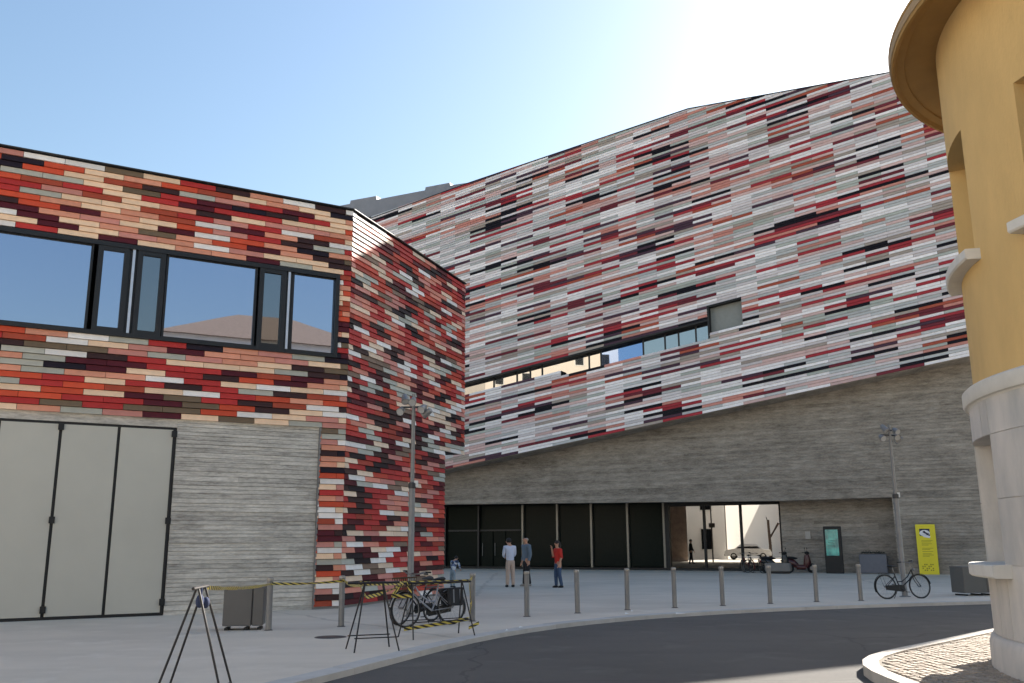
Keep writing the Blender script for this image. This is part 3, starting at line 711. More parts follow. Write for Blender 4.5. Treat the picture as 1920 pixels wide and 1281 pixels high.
# ------------------------------------------------------------------ lamp posts
M_lens = mat('lamp_lens', (165, 165, 164), .45, spec=.4)
def lamp(loc, rz, label):
    t = thing('lamp_post', label, 'lamp post', loc, rz, 'slim lamp posts with spotlight clusters')
    MB().lathe([(.16, 0), (.16, .015), (.085, .03), (.08, .25), (.072, .27), (.072, 2.85), (.062, 2.9)], 16).build('lower_pole', M_steel, t, smooth=True)
    MB().lathe([(.085, 2.84), (.09, 2.86), (.09, 2.96), (.05, 2.98)], 16).build('collar', M_steel_dk, t, smooth=True)
    MB().lathe([(.05, 2.9), (.042, 5.05), (.0, 5.06)], 14).build('upper_pole', M_steel, t, smooth=True)
    MB().box((.09, 0, 2.95), (.09, .06, .14)).build('camera_box', mat('white_plastic', (200, 200, 198), .5), t)
    br = MB(); br.tube([(-.30, 0, 4.74), (.30, 0, 4.74)], .022, 8); br.tube([(0, -.25, 4.88), (0, .2, 4.88)], .02, 8); br.build('bracket', M_steel_dk, t)
    for x, y, z, tilt, az in ((-.20, -.04, 4.93, 40, 200), (-.29, -.02, 4.66, 62, 170), (.22, -.02, 4.70, 60, 160), (.31, .03, 4.60, 65, 60), (.03, -.26, 4.84, 60, 180)):
        M = (Matrix.Rotation(R(az), 3, 'Z') @ Matrix.Rotation(R(tilt), 3, 'X'))
        s = MB(); prof = [(0, .14), (.05, .14), (.07, .10), (.095, -.10), (.088, -.10), (.06, .06)]
        s.lathe(prof, 12); s.v = [tuple(M @ Vector(v) + Vector((x, y, z))) for v in s.v]
        sp = s.build('spotlight', M_steel, t, smooth=True)
        d = MB(); d.lathe([(0, -.085), (.086, -.09)], 12); d.v = [tuple(M @ Vector(v) + Vector((x, y, z))) for v in d.v]; d.build('lens', M_lens, sp)
    return t
lamp((11.48, 27.72, 0), R(15), 'slim lamp post with spotlight cluster standing behind the black bicycle')
lamp((-2.33, 21.35, 0), R(-5), 'slim lamp post with spotlight cluster in front of the red tiled facade')

# ------------------------------------------------------------------ grey planter boxes
M_box = mat('grey_metal_box', (92, 91, 90), .5, .3, var=.06, scale=3)
def planter(loc, rz, label, w, d, h):
    t = thing('planter_box', label, 'planter', loc, rz, 'grey metal boxes')
    MB().rbox((-w * .14, 0, h / 2 + .04), (w * .70, d, h - .08), .012).build('body', M_box, t)
    MB().rbox((w * .36, 0, h / 2 + .04), (w * .27, d * .98, h - .08), .012).build('side_panel', M_box, t)
    MB().box((0, 0, h / 2 + .04), (w * .96, d * .8, h - .12)).build('core', M_steel_dk, t)
    MB().rbox((0, 0, h + .0), (w * 1.0, d, .04), .01).build('lid', M_box, t)
    for sx in (-.4, .08, .4): MB().box((sx * w, 0, .02), (.07, d * .8, .045)).build('foot', M_black, t)
planter((-5.2, 18.35, 0), R(9), 'grey metal box on small feet left of the first bollard', .76, .5, .77)
planter((13.8, 28.3, 0), R(12), 'grey metal box by the kerb beside the yellow round building', 1.1, .6, .82)
pb = thing('wall_planter', 'low bluish grey box with dark planting on top against the concrete recess wall', 'planter', Cw(-5.3, 50.55, 0), math.atan2(dC.y, dC.x))
MB().rbox((0, 0, .48), (1.3, .6, .92), .02).build('box', mat('blue_grey_box', (98, 101, 110), .55), pb)
lf = MB(); rg = random.Random(5)
for i in range(260):
    c_ = Vector((rg.uniform(-.55, .55), rg.uniform(-.22, .22), .97 + abs(rg.gauss(0, .05)))); M = Matrix.Rotation(rg.uniform(0, 6.3), 3, 'Z') @ Matrix.Rotation(rg.uniform(-1, 1), 3, 'X')
    lf.add([M @ Vector(v) + c_ for v in ((-.03, 0, 0), (0, -.012, .03), (.04, 0, .05), (0, .012, .03))], [(0, 1, 2, 3)])
lf.build('foliage', mat('dark_leaves', (34, 42, 34), .7), pb, kind='stuff')

# ------------------------------------------------------------------ screen totem and yellow sign
ts = thing('screen_totem', 'black information totem with a teal screen standing before the recess wall', 'screen', Cw(-7.1, 49.9, 0), math.atan2(dC.y, dC.x))
MB().rbox((0, 0, 1.17), (.86, .2, 2.34), .02).build('housing', M_black, ts)
ms_ = bpy.data.materials.new('teal_screen'); ms_.use_nodes = True
b = ms_.node_tree.nodes['Principled BSDF']; b.inputs['Base Color'].default_value = (.01, .03, .03, 1); b.inputs['Roughness'].default_value = .1
nz = ms_.node_tree.nodes.new('ShaderNodeTexNoise'); nz.inputs['Scale'].default_value = 2.5
gg = ms_.node_tree.nodes.new('ShaderNodeNewGeometry'); ms_.node_tree.links.new(gg.outputs['Position'], nz.inputs['Vector'])
cr = ms_.node_tree.nodes.new('ShaderNodeValToRGB'); cr.color_ramp.elements[0].color = (.005, .06, .065, 1); cr.color_ramp.elements[1].color = (.02, .15, .14, 1); cr.color_ramp.elements[0].position = .35; cr.color_ramp.elements[1].position = .65
ms_.node_tree.links.new(nz.outputs[0], cr.inputs[0]); ms_.node_tree.links.new(cr.outputs[0], b.inputs['Emission Color']); b.inputs['Emission Strength'].default_value = .45
sc_ = MB().box((-.03, -.103, 1.53), (.62, .012, 1.30)).build('screen', ms_, ts)
tl = MB()
for i in range(5): tl.box((-.03 - .06 * (i % 2), -.112, 1.62 - i * .075), (.34 - .06 * (i % 3), .006, .022))
tl.build('screen_text', mat('screen_text_dark', (12, 40, 44), .4), sc_)
sg = thing('yellow_sign', 'tall yellow sign panel with a white and dark blue emblem leaning at the concrete wall', 'sign', Cw(-2.72, 49.75, 0), math.atan2(dC.y, dC.x))
M_sy = mat('yellow_sign_paint', (224, 208, 40), .5, var=.03); M_navy = mat('navy_print', (34, 34, 66), .6); M_wht = mat('white_print', (225, 225, 228), .6); M_ol = mat('olive_print', (150, 138, 30), .6)
MB().rbox((0, 0, 1.19), (.88, .12, 2.38), .01).build('panel', M_sy, sg)
em = MB(); em.box((-.04, -.063, 2.0), (.46, .004, .34)); emb = em.build('emblem', M_navy, sg)
e2 = MB(); e2.ellipsoid((-.04, -.066, 1.96), (.235, .006, .15), 20, 10); e2.box((.04, -.066, 1.80), (.3, .006, .1), Matrix.Rotation(.2, 3, 'Y')); e2.build('emblem_disc', M_wht, emb)
e3 = MB(); e3.box((.0, -.075, 1.97), (.26, .006, .075), Matrix.Rotation(R(32), 3, 'Y')); e3.box((-.06, -.075, 2.02), (.10, .006, .07), Matrix.Rotation(R(-20), 3, 'Y')); e3.box((.09, -.075, 1.91), (.10, .006, .09), Matrix.Rotation(R(10), 3, 'Y')); e3.build('emblem_swoosh', M_navy, emb)
ln = MB()
for i, (wd_, z) in enumerate([(.5, 1.60), (.42, 1.54), (.46, 1.45), (.3, 1.39), (.5, 1.24), (.36, 1.18), (.48, 1.09), (.4, .98), (.5, .92), (.3, .86)]): ln.box((-.22 + wd_ / 2, -.062, z), (wd_, .003, .022))
ln.build('text_lines', M_ol, sg)
pt = MB()
for i in range(6):
    for j in range(4):
        if (i * 7 + j * 5) % 3: pt.box((-.26 + i * .09, -.062, .2 + j * .09), (.06, .003, .06))
pt.build('pattern_print', M_ol, sg)

# ------------------------------------------------------------------ bicycles
M_tyre = mat('tyre_rubber', (22, 22, 23), .8); M_rim = mat('bike_rim', (120, 120, 122), .35, .7)
def bicycle(loc, rz, label, frame_rgb, basket=False, seat_child=False, lean=3, step=True, group='parked bicycles', steer=6):
    t = thing('bicycle', label, 'bicycle', loc, rz, group); t.rotation_euler = (R(lean), 0, rz)
    fm = mat('bike_paint_%d_%d_%d' % frame_rgb, frame_rgb, .35, .3)
    r = .335
    for k, cx in enumerate((-.53, .55)):
        wh = MB(); wh.torus((cx, 0, r), r - .012, .019, 'y', 36, 8); wo = wh.build('wheel', M_tyre, t, smooth=True)
        rm = MB(); rm.torus((cx, 0, r), r - .035, .009, 'y', 36, 6); rm.build('rim', M_rim, wo, smooth=True)
        sp = MB(); sp.tube([(cx, -.045, r), (cx, .045, r)], .022, 8)
        for i in range(18):
            a = 2 * math.pi * i / 18; sp.tube([(cx + .02 * math.cos(a + .8), .025 * (-1) ** i, r + .02 * math.sin(a + .8)), (cx + (r - .04) * math.cos(a), 0, r + (r - .04) * math.sin(a))], .0016, 3, cap=False)
        sp.build('spokes', M_rim, wo, kind='stuff')
        mg = MB()
        a0, a1 = (60, 205) if cx < 0 else (10, 150); n = 16
        for i in range(n):
            p, q = R(a0 + (a1 - a0) * i / n), R(a0 + (a1 - a0) * (i + 1) / n); rr = r + .022
            mg.quad((cx + rr * math.cos(p), -.025, r + rr * math.sin(p)), (cx + rr * math.cos(q), -.025, r + rr * math.sin(q)), (cx + rr * math.cos(q), .025, r + rr * math.sin(q)), (cx + rr * math.cos(p), .025, r + rr * math.sin(p)))
        mg.build('mudguard', M_black if frame_rgb[0] < 90 else fm, t)
    bb = (-.06, 0, .29); hb, ht = (.39, 0, .62), (.35, 0, .80); st = (-.22, 0, .72)
    fr = MB()
    fr.tube([bb, hb], .019, 8); fr.tube([st, (-.13, 0, .42), bb], .017, 8); fr.tube([hb, ht], .02, 8)
    if step: fr.tube([ht, (.2, 0, .60), (-.0, 0, .47), (-.155, 0, .47)], .015, 8)
    else: fr.tube([ht, st], .016, 8)
    for s in (-1, 1):
        fr.tube([(bb[0], .03 * s, bb[2]), (-.53, .06 * s, r)], .01, 6); fr.tube([(-.19, .02 * s, .62), (-.53, .06 * s, r)], .009, 6)
    fr.build('frame', fm, t, smooth=True)
    fk = MB()
    for s in (-1, 1): fk.tube([(.395, .035 * s, .62), (.43, .055 * s, .52), (.55, .06 * s, r)], .011, 6)
    fk.tube([(.395, -.04, .62), (.395, .04, .62)], .014, 6); fk.build('fork', fm, t, smooth=True)
    hbm = MB(); hbm.tube([(.35, 0, .8), (.32, 0, .96), (.345, 0, .99)], .013, 8)
    hbm.tube([(.16, -.27, 1.02), (.27, -.25, 1.03), (.345, -.10, 1.0), (.345, .10, 1.0), (.27, .25, 1.03), (.16, .27, 1.02)], .012, 8); hn = hbm.build('handlebar', M_rim, t, smooth=True)
    gr = MB()
    for s in (-1, 1): gr.tube([(.24, .256 * s, 1.027), (.12, .273 * s, 1.018)], .017, 8)
    gr.build('grip', M_black, hn)
    sd_ = MB(); sd_.tube([(-.22, 0, .72), (-.25, 0, .86)], .013, 8); sd_.build('seat_post', M_rim, t)
    sa = MB(); sa.tube([(-.40, 0, .90), (-.34, 0, .905), (-.24, 0, .895), (-.12, 0, .885), (-.08, 0, .88)], [.03, .095, .075, .03, .018], 10); sa.v = [(x, y, .89 + (z - .89) * .45) for x, y, z in sa.v]; sa.build('saddle', M_black, t, smooth=True)
    ck = MB(); ck.torus((bb[0], -.05, bb[2]), .085, .008, 'y', 20, 5); ck.tube([(bb[0], -.07, bb[2]), (bb[0] + .12, -.08, bb[2] - .11)], .009, 6); ck.tube([(bb[0], .07, bb[2]), (bb[0] - .12, .08, bb[2] + .11)], .009, 6)
    ck.box((bb[0] + .12, -.13, bb[2] - .11), (.09, .07, .02)); ck.box((bb[0] - .12, .13, bb[2] + .11), (.09, .07, .02)); ck.build('crank', M_steel_dk, t)
    cg = MB(); cg.prism([(-.56, .25), (-.02, .185), (.05, .24), (.03, .36), (-.1, .385), (-.56, .37)], -.055, -.04); cg.v = [(x, z, y) for x, y, z in cg.v]; cg.build('chain_guard', M_black, t)
    rk = MB()
    for y in (-.06, 0, .06): rk.tube([(-.2, y, .70), (-.72, y, .715)], .006, 5)
    for y in (-.07, .07): rk.tube([(-.66, y, .71), (-.54, y * .9, r)], .005, 5)
    rk.tube([(-.72, -.07, .715), (-.72, .07, .715)], .006, 5); rk.build('rack', M_steel_dk, t)
    ks = MB(); ks.tube([(-.12, .05, .27), (-.18, .2, .015)], .009, 6); ks.build('kickstand', M_steel_dk, t)
    li = MB(); li.ellipsoid((.42, 0, .80), (.04, .035, .035)); li.build('headlight', M_rim, t)
    if basket:
        bk_ = MB()
        for z, ex in ((.70, 0), (.78, .015), (.86, .03), (.94, .045)):
            X0, X1, Y = .43 - ex * .4, .68 + ex, .15 + ex
            bk_.tube([(X0, -Y, z), (X1, -Y, z), (X1, Y, z), (X0, Y, z), (X0, -Y, z)], .012, 5)
        for i in range(7):
            u = i / 6
            for y0, y1 in ((-.15, -.195), (.15, .195)): bk_.tube([(.43 + .25 * u, y0, .70), (.412 + .313 * u, y1, .94)], .007, 4)
            bk_.tube([(.68, -.15 + .3 * u, .70), (.725, -.195 + .39 * u, .94)], .007, 4)
        bk_.box((.555, 0, .70), (.25, .3, .015)); bk_.build('basket', mat('brown_wicker', (74, 58, 42), .85), t)
    if seat_child:
        for sy in (-1, 1):
            cs = MB(); cs.rbox((-.56, .12 * sy, .53), (.36, .11, .34), .03); cs.rbox((-.56, .12 * sy, .69), (.37, .12, .05), .015); c2 = cs.build('pannier', mat('dark_pannier_cloth', (38, 39, 43), .85), t)
            cu = MB(); cu.box((-.48, .178 * sy, .55), (.03, .006, .26)); cu.box((-.64, .178 * sy, .55), (.03, .006, .26)); cu.build('strap', mat('grey_strap', (120, 122, 126), .8), c2)
    return t
bicycle((-1.66, 18.85, 0), math.atan2(.71, .88) + math.pi, 'silver bicycle with a wicker basket and dark pannier bags among the barrier tape', (150, 152, 158), basket=True, seat_child=True, lean=4)
bicycle((-2.0, 19.5, 0), R(238), 'dark bicycle seen at an angle behind the silver one with the basket', (40, 42, 50), lean=-6)
bicycle((11.05, 26.75, 0), R(12), 'black city bicycle leaning on the lamp post by the kerb', (26, 26, 28), lean=-5)
# parked two-wheelers by the see-through glass
def scooter(loc, rz, label, body, seat):
    t = thing('motor_scooter', label, 'scooter', loc, rz, 'scooters parked by the recess wall')
    bm_ = mat('scooter_paint_%d' % body[0], body, .3, spec=.6)
    for cx in (-.6, .62):
        wh = MB(); wh.torus((cx, 0, .24), .17, .07, 'y', 24, 8); wo = wh.build('wheel', M_tyre, t, smooth=True); MB().lathe([(0, -.05), (.11, -.05), (.11, .05), (0, .05)], 14).build('rim', M_rim, wo); 
        rr = wo.children[0]; rr.rotation_euler = (R(90), 0, 0); rr.location = (cx, 0, .24)
    b1 = MB(); b1.tube([(-.85, 0, .62), (-.6, 0, .58), (-.3, 0, .48), (-.1, 0, .36)], [.08, .19, .20, .13], 12); b1.tube([(-.15, 0, .30), (.3, 0, .28)], [.14, .13], 10); b1.build('body', bm_, t, smooth=True)
    b2 = MB(); b2.tube([(.32, 0, .28), (.42, 0, .55), (.40, 0, .92)], [.14, .2, .12], 12); b2.v = [(x, y, z) for x, y, z in b2.v]; b2.build('leg_shield', bm_, t, smooth=True)
    b3 = MB(); b3.tube([(.62, 0, .26), (.48, 0, .7), (.38, 0, .98)], .03, 8); b3.tube([(.62, -.02, .46), (.45, -.02, .42), (.8, -.02, .38)], .04, 6); b3.build('fork', M_steel_dk, t)
    h = MB(); h.tube([(.24, -.34, 1.02), (.36, -.15, 1.02), (.38, 0, 1.0), (.36, .15, 1.02), (.24, .34, 1.02)], .02, 8); h.ellipsoid((.42, 0, 1.0), (.12, .12, .09)); hh = h.build('handlebar', M_black, t)
    mi_ = MB()
    for s in (-1, 1): mi_.tube([(.34, .22 * s, 1.03), (.36, .3 * s, 1.2)], .008, 5); mi_.ellipsoid((.37, .32 * s, 1.24), (.02, .07, .045))
    mi_.build('mirror', M_black, hh)
    s_ = MB(); s_.tube([(-.9, 0, .76), (-.65, 0, .78), (-.3, 0, .74), (-.08, 0, .72)], [.06, .15, .16, .06], 12); s_.v = [(x, y, .75 + (z - .75) * .5) for x, y, z in s_.v]; s_.build('seat', seat, t, smooth=True)
    tl_ = MB(); tl_.box((-.9, 0, .62), (.06, .2, .08)); tl_.build('tail_light', mat('red_lens', (120, 20, 20), .3), t)
    return t
ra = math.atan2(dC.y, dC.x)
scooter(Cw(-9.9, 49.6, 0), ra + .5, 'dark motor scooter nearest the see-through glass beside the low stone bench', (30, 31, 34), M_black)
scooter(Cw(-8.9, 50.2, 0), ra + .35, 'maroon motor scooter parked right of the dark one by the recess wall', (70, 26, 28), M_black)
bicycle(Cw(-11.0, 49.4, 0), ra + 2.6, 'dark bicycle parked left of the motor scooters under the see-through glass', (34, 34, 38), lean=5)
bicycle(Cw(-11.5, 50.0, 0), ra + 2.2, 'reddish bicycle parked furthest left in front of the see-through glass', (110, 44, 40), lean=-4)
bn = thing('stone_bench', 'low grey stone bench block in front of the parked motor scooters', 'bench', Cw(-9.7, 48.75, 0), ra)
MB().rbox((0, 0, .32), (1.25, .45, .40), .015).build('seat', mat('bench_stone', (120, 116, 112), .8), bn)
MB().box((0, 0, .06), (1.1, .35, .13)).build('base', M_black, bn)

# ------------------------------------------------------------------ trestles and barrier tape
M_tres = mat('dark_tubular_steel', (44, 42, 42), .5, .4)
def trestle(loc, rz, label, L, h, spread, low=.16, tin=.40):
    t = thing('trestle', label, 'trestle', loc, rz, 'folding metal trestles holding barrier tape')
    MB().tube([(-L / 2 - .05, 0, h), (L / 2 + .05, 0, h)], .018, 8).build('top_bar', M_tres, t)
    for sx in (-1, 1):
        for sy in (-1, 1):
            MB().tube([(sx * L * tin, sy * .012, h - .01), (sx * L * .48, sy * spread / 2, .0)], .0125, 8).build('leg', M_tres, t)
    for sy in (-1, 1): MB().tube([(-L * .468, sy * spread / 2 * (1 - low), h * low), (L * .468, sy * spread / 2 * (1 - low), h * low)], .010, 6).build('crossbar', M_tres, t)
    return t
trestle((-3.36, 10.15, 0), R(96), 'nearest dark metal trestle, seen end on with legs leaving the frame', .62, 1.15, .72, .12, .26)
bg = MB(); bg.ellipsoid((-3.34, 10.08, 1.01), (.045, .05, .07), 10, 8); bg.ellipsoid((-3.30, 10.16, .99), (.04, .045, .06), 10, 8); bg.tube([(-3.34, 10.1, 1.06), (-3.345, 10.12, 1.15)], .012, 6); bg.build('hanging_bag', mat('blue_cloth', (52, 62, 92), .9), smooth=True); tag(bpy.data.objects['hanging_bag'], 'small blue bundle tied under the top of the nearest trestle', 'bundle')
trestle((-2.18, 14.75, 0), R(22), 'middle dark metal trestle standing on the paving left of the bicycles', .72, 1.0, .6, .2, .2)
trestle((-1.35, 16.75, 0), R(32), 'far dark metal trestle in front of the bicycle wheels', 1.25, .92, .6, .3)
mt = bpy.data.materials.new('barrier_tape_print'); mt.use_nodes = True; nt = mt.node_tree
uvn = nt.nodes.new('ShaderNodeUVMap'); sx = nt.nodes.new('ShaderNodeSeparateXYZ'); nt.links.new(uvn.outputs[0], sx.inputs[0])
a1 = nt.nodes.new('ShaderNodeMath'); a1.operation = 'MULTIPLY_ADD'; a1.inputs[1].default_value = .9; nt.links.new(sx.outputs[1], a1.inputs[0]); nt.links.new(sx.outputs[0], a1.inputs[2])
a2 = nt.nodes.new('ShaderNodeMath'); a2.operation = 'FRACT'; nt.links.new(a1.outputs[0], a2.inputs[0])
a3 = nt.nodes.new('ShaderNodeMath'); a3.operation = 'GREATER_THAN'; a3.inputs[1].default_value = .5; nt.links.new(a2.outputs[0], a3.inputs[0])
mx = nt.nodes.new('ShaderNodeMix'); mx.data_type = 'RGBA'; mx.inputs[6].default_value = (*s2l((206, 186, 88)), 1); mx.inputs[7].default_value = (*s2l((40, 37, 32)), 1); nt.links.new(a3.outputs[0], mx.inputs[0])
nt.links.new(mx.outputs[2], nt.nodes['Principled BSDF'].inputs['Base Color']); nt.nodes['Principled BSDF'].inputs['Roughness'].default_value = .4
def tape(pts, label, width=.075, sag=.05, twist=1.2, seed=0, per=.17):
    rg = random.Random(seed); P = []
    for (a, b) in zip(pts, pts[1:]):
        a, b = Vector(a), Vector(b); n = 28
        for i in range(n): u = i / n; p = a.lerp(b, u); p.z -= sag * 4 * u * (1 - u) * (b - a).length / 3; P.append(p)
    P.append(Vector(pts[-1])); ph = rg.uniform(0, 6); vs = []; us = []; L = 0
    for i, p in enumerate(P):
        t = (P[min(i + 1, len(P) - 1)] - P[max(i - 1, 0)]).normalized(); L += (p - P[i - 1]).length if i else 0
        side = t.cross(Vector((0, 0, 1))).normalized(); th = twist * math.sin(L * 1.9 + ph) * (.6 + .4 * math.sin(L * 4.1 + 2 * ph)); upv = Vector((0, 0, 1)) * math.cos(th) + side * math.sin(th)
        vs += [p - upv * width / 2, p + upv * width / 2]; us.append(L / per)
    fs = [(2 * i, 2 * i + 2, 2 * i + 3, 2 * i + 1) for i in range(len(P) - 1)]
    mb = MB().add(vs, fs); o = mb.build('barrier_tape', mt); uvl = o.data.uv_layers.new(name='UVMap')
    for poly in o.data.polygons:
        for li in poly.loop_indices: vi = o.data.loops[li].vertex_index; uvl.data[li].uv = (us[vi // 2], vi % 2)
    tag(o, label, 'barrier tape', 'yellow and black barrier tapes')
tape([(-3.36, 10.15, 1.15), (-4.62, 18.05, .86)], 'barrier tape running back from the nearest trestle to the first bollard', .045, .015, 1.1, 1)
tape([(-4.62, 18.05, .86), (-3.37, 18.78, .88), (-2.3, 14.8, 1.0)], 'barrier tape strung between the first two bollards and the middle trestle', .05, .05, 1.1, 2)
tape([(-2.42, 14.72, 1.0), (-1.9, 16.42, .93), (-.82, 17.1, .93), (-.86, 19.85, .9)], 'barrier tape across the bicycle handlebars from the middle trestle', .06, .02, .6, 3)
tape([(-1.88, 16.35, .16), (-.80, 17.0, .28)], 'lowest barrier tape stretched along the foot of the far trestle', .06, .015, .35, 4)
tape([(-.80, 17.02, .92), (-.76, 17.05, .55), (-.80, 17.0, .12), (-.62, 17.1, .2)], 'loose barrier tape hanging down the right end of the far trestle', .055, .0, .9, 5)
tape([(-2.42, 14.72, 1.01), (-2.3, 14.78, .78), (-1.95, 16.35, .90)], 'loose barrier tape wound round the top of the middle trestle', .055, .05, 1.2, 6)
tape([(-1.9, 16.4, .95), (-2.1, 16.3, .72), (-1.75, 16.45, .70), (-1.85, 16.4, .92)], 'knot of barrier tape at the left end of the far trestle', .06, .03, 1.2, 7)

# ------------------------------------------------------------------ people
M_skin = mat('skin', (196, 148, 122), .6); M_hair_d = mat('dark_hair', (28, 22, 20), .6); M_hair_g = mat('grey_hair', (150, 140, 132), .6)
def skin_obj(name, V, E, rad, m, parent, sub=2, root=0):
    me = bpy.data.meshes.new(name); me.from_pydata(V, E, []); o = bpy.data.objects.new(name, me); COL.objects.link(o)
    md = o.modifiers.new('s', 'SKIN'); md.use_smooth_shade = True
    if not me.skin_vertices: me.attributes.new if False else None
    sv = me.skin_vertices[0].data if me.skin_vertices else None
    if sv is None:
        bm = bmesh.new(); bm.from_mesh(me); bm.verts.layers.skin.verify(); bm.to_mesh(me); bm.free(); sv = me.skin_vertices[0].data
    for i, r in enumerate(rad): sv[i].radius = r if isinstance(r, tuple) else (r, r); sv[i].use_root = i == root
    s2 = o.modifiers.new('u', 'SUBSURF'); s2.levels = sub; s2.render_levels = sub
    dg = bpy.context.evaluated_depsgraph_get(); ev = o.evaluated_get(dg)
    nm = bpy.data.meshes.new_from_object(ev); nm.materials.clear(); nm.materials.append(m)
    nm.polygons.foreach_set('use_smooth', [True] * len(nm.polygons))
    bpy.data.objects.remove(o); bpy.data.meshes.remove(me)
    o = bpy.data.objects.new(name, nm); COL.objects.link(o); o.parent = parent; return o
def person(loc, rz, label, h, top, top_m, trou_m, shoe_m, hair_m, legs, arms, lean=0., bald=False, head_dip=0., long_hair=False, hem=.0, female=False):
    """faces -Y locally. legs: per side (knee dy, foot dy, foot dx); arms: per side (elbow xyz, hand xyz) in units of height from the shoulder"""
    t = thing('person', label, 'person', loc, rz)
    k = h; L = lambda x, y, z: (x * k, (y - lean * max(0, z - .5)) * k, z * k)
    sh = .105 if not female else .093; hp = .05
    pel, ch, nk = L(0, 0, .52), L(0, 0, .72), L(0, -.005, .845)
    hd = Vector(L(0, -.02 - head_dip, .925 - head_dip * .5))
    V = [pel, L(0, 0, .62), ch, L(0, 0, .80), nk, (hd.x, hd.y, hd.z - .02 * k), (hd.x, hd.y, hd.z + .03 * k)]
    rr = [.075, .062, .075, .055, .03, .052, .05]; E = [(0, 1), (1, 2), (2, 3), (3, 4), (4, 5), (5, 6)]
    hands = []; kn = []
    for si, s in enumerate((-1, 1)):
        e, hnd = arms[si]; shp = Vector(L(s * sh, 0, .80)); el = shp + Vector(e) * k; ha = shp + Vector(hnd) * k
        b = len(V); V += [tuple(shp), tuple(el), tuple(ha)]; rr += [.035, .026, .018]; E += [(3, b), (b, b + 1), (b + 1, b + 2)]; hands.append((el, ha))
        kd, fd, fx = legs[si]; b = len(V)
        V += [L(s * hp, 0, .48), L(s * hp + fx * .5, kd, .28), L(s * hp + fx, fd, .045)]; rr += [.055, .036, .024]; E += [(0, b), (b, b + 1), (b + 1, b + 2)]; kn.append((V[b], V[b + 1], V[b + 2]))
    body = skin_obj('body', V, E, [r * k for r in rr], M_skin, t)
    # hands with five fingers, nose, ears added to the body mesh
    hm = MB()
    for (el, ha), s in zip(hands, (-1, 1)):
        d = (ha - el).normalized(); a = d.cross(Vector((0, 1, 0.2))).normalized(); b2 = d.cross(a)
        hm.tube([ha - d * .01 * k, ha + d * .03 * k, ha + d * .052 * k], [.013 * k, .019 * k, .015 * k], 8)
        for i, fl in enumerate((.036, .044, .047, .042)):
            o_ = a * (i - 1.5) * .0095 * k + d * .045 * k; hm.tube([ha + o_, ha + o_ + d * fl * .5 * k + b2 * .003 * k, ha + o_ + d * fl * .85 * k + b2 * .014 * k], [.0052 * k, .0048 * k, .004 * k], 6)
        hm.tube([ha - a * .012 * k + d * .015 * k, ha - a * .028 * k + d * .034 * k, ha - a * .03 * k + d * .05 * k], [.006 * k, .0055 * k, .0045 * k], 6)
    hm.ellipsoid(hd + Vector((0, -.052 * k, .0)), (.009 * k, .014 * k, .016 * k), 8, 6)
    for s in (-1, 1): hm.ellipsoid(hd + Vector((s * .05 * k, .0, .0)), (.008 * k, .014 * k, .02 * k), 8, 6)
    bmx = bmesh.new(); bmx.from_mesh(body.data); tmpm = hm.mesh('hands', M_skin, True); bmx.from_mesh(tmpm); bmx.to_mesh(body.data); bmx.free(); bpy.data.meshes.remove(tmpm)
    body.data.polygons.foreach_set('use_smooth', [True] * len(body.data.polygons))
    ey = MB()
    for s in (-1, 1): ey.ellipsoid(hd + Vector((s * .02 * k, -.046 * k, .012 * k)), (.007 * k, .005 * k, .005 * k), 6, 4)
    ey.box(hd + Vector((0, -.047 * k, -.03 * k)), (.026 * k, .006 * k, .005 * k)); ey.build('eyes_and_mouth', M_hair_d, body)
    hr = MB()
    if not bald:
        hr.ellipsoid(hd + Vector((0, .012 * k, .022 * k)), (.058 * k, .06 * k, .058 * k), 14, 10)
        if long_hair: hr.tube([hd + Vector((0, .03 * k, .03 * k)), hd + Vector((0, .045 * k, -.04 * k)), hd + Vector((0, .05 * k, -.13 * k))], [.05 * k, .055 * k, .035 * k], 12)
    else: hr.ellipsoid(hd + Vector((0, .022 * k, -.002 * k)), (.056 * k, .045 * k, .036 * k), 14, 8)
    hr.build('hair', hair_m, t, smooth=True)
    # top
    V = [L(0, 0, .50 - hem), L(0, 0, .60), L(0, 0, .72), L(0, 0, .80), L(0, -.004, .832)]; rr = [.086, .078, .086, .066, .04]; E = [(0, 1), (1, 2), (2, 3), (3, 4)]
    for si, s in enumerate((-1, 1)):
        e, hnd = arms[si]; shp = Vector(L(s * sh, 0, .80)); el = shp + Vector(e) * k; ha = shp + Vector(hnd) * k; b = len(V)
        cuff = el.lerp(ha, .9 if top == 'long' else .05); V += [tuple(shp), tuple(el), tuple(cuff)]; rr += [.047, .037, .029 if top == 'long' else .036]; E += [(3, b), (b, b + 1), (b + 1, b + 2)]
    skin_obj('top', V, E, [(r * k * 1.12, r * k * .92) for r in rr], top_m, t)
    V = [L(0, 0, .56), L(0, 0, .515)]; rr = [.076, .078]; E = [(0, 1)]
    for (a, b_, c_), s in zip(kn, (-1, 1)):
        b = len(V); V += [a, b_, (c_[0], c_[1], c_[2] - .012 * k)]; rr += [.062, .046, .036]; E += [(1, b), (b, b + 1), (b + 1, b + 2)]
    skin_obj('trousers', V, E, [r * k for r in rr], trou_m, t)
    for (a, b_, c_) in kn:
        sm = MB(); f = Vector(c_); sm.tube([(f.x, f.y + .03 * k, .022 * k), (f.x, f.y, .028 * k), (f.x, f.y - .06 * k, .02 * k), (f.x, f.y - .095 * k, .014 * k)], [.02 * k, .028 * k, .024 * k, .012 * k], 10); sm.v = [(x, y, max(z, 0.)) for x, y, z in sm.v]; sm.build('shoe', shoe_m, t, smooth=True)
    return t
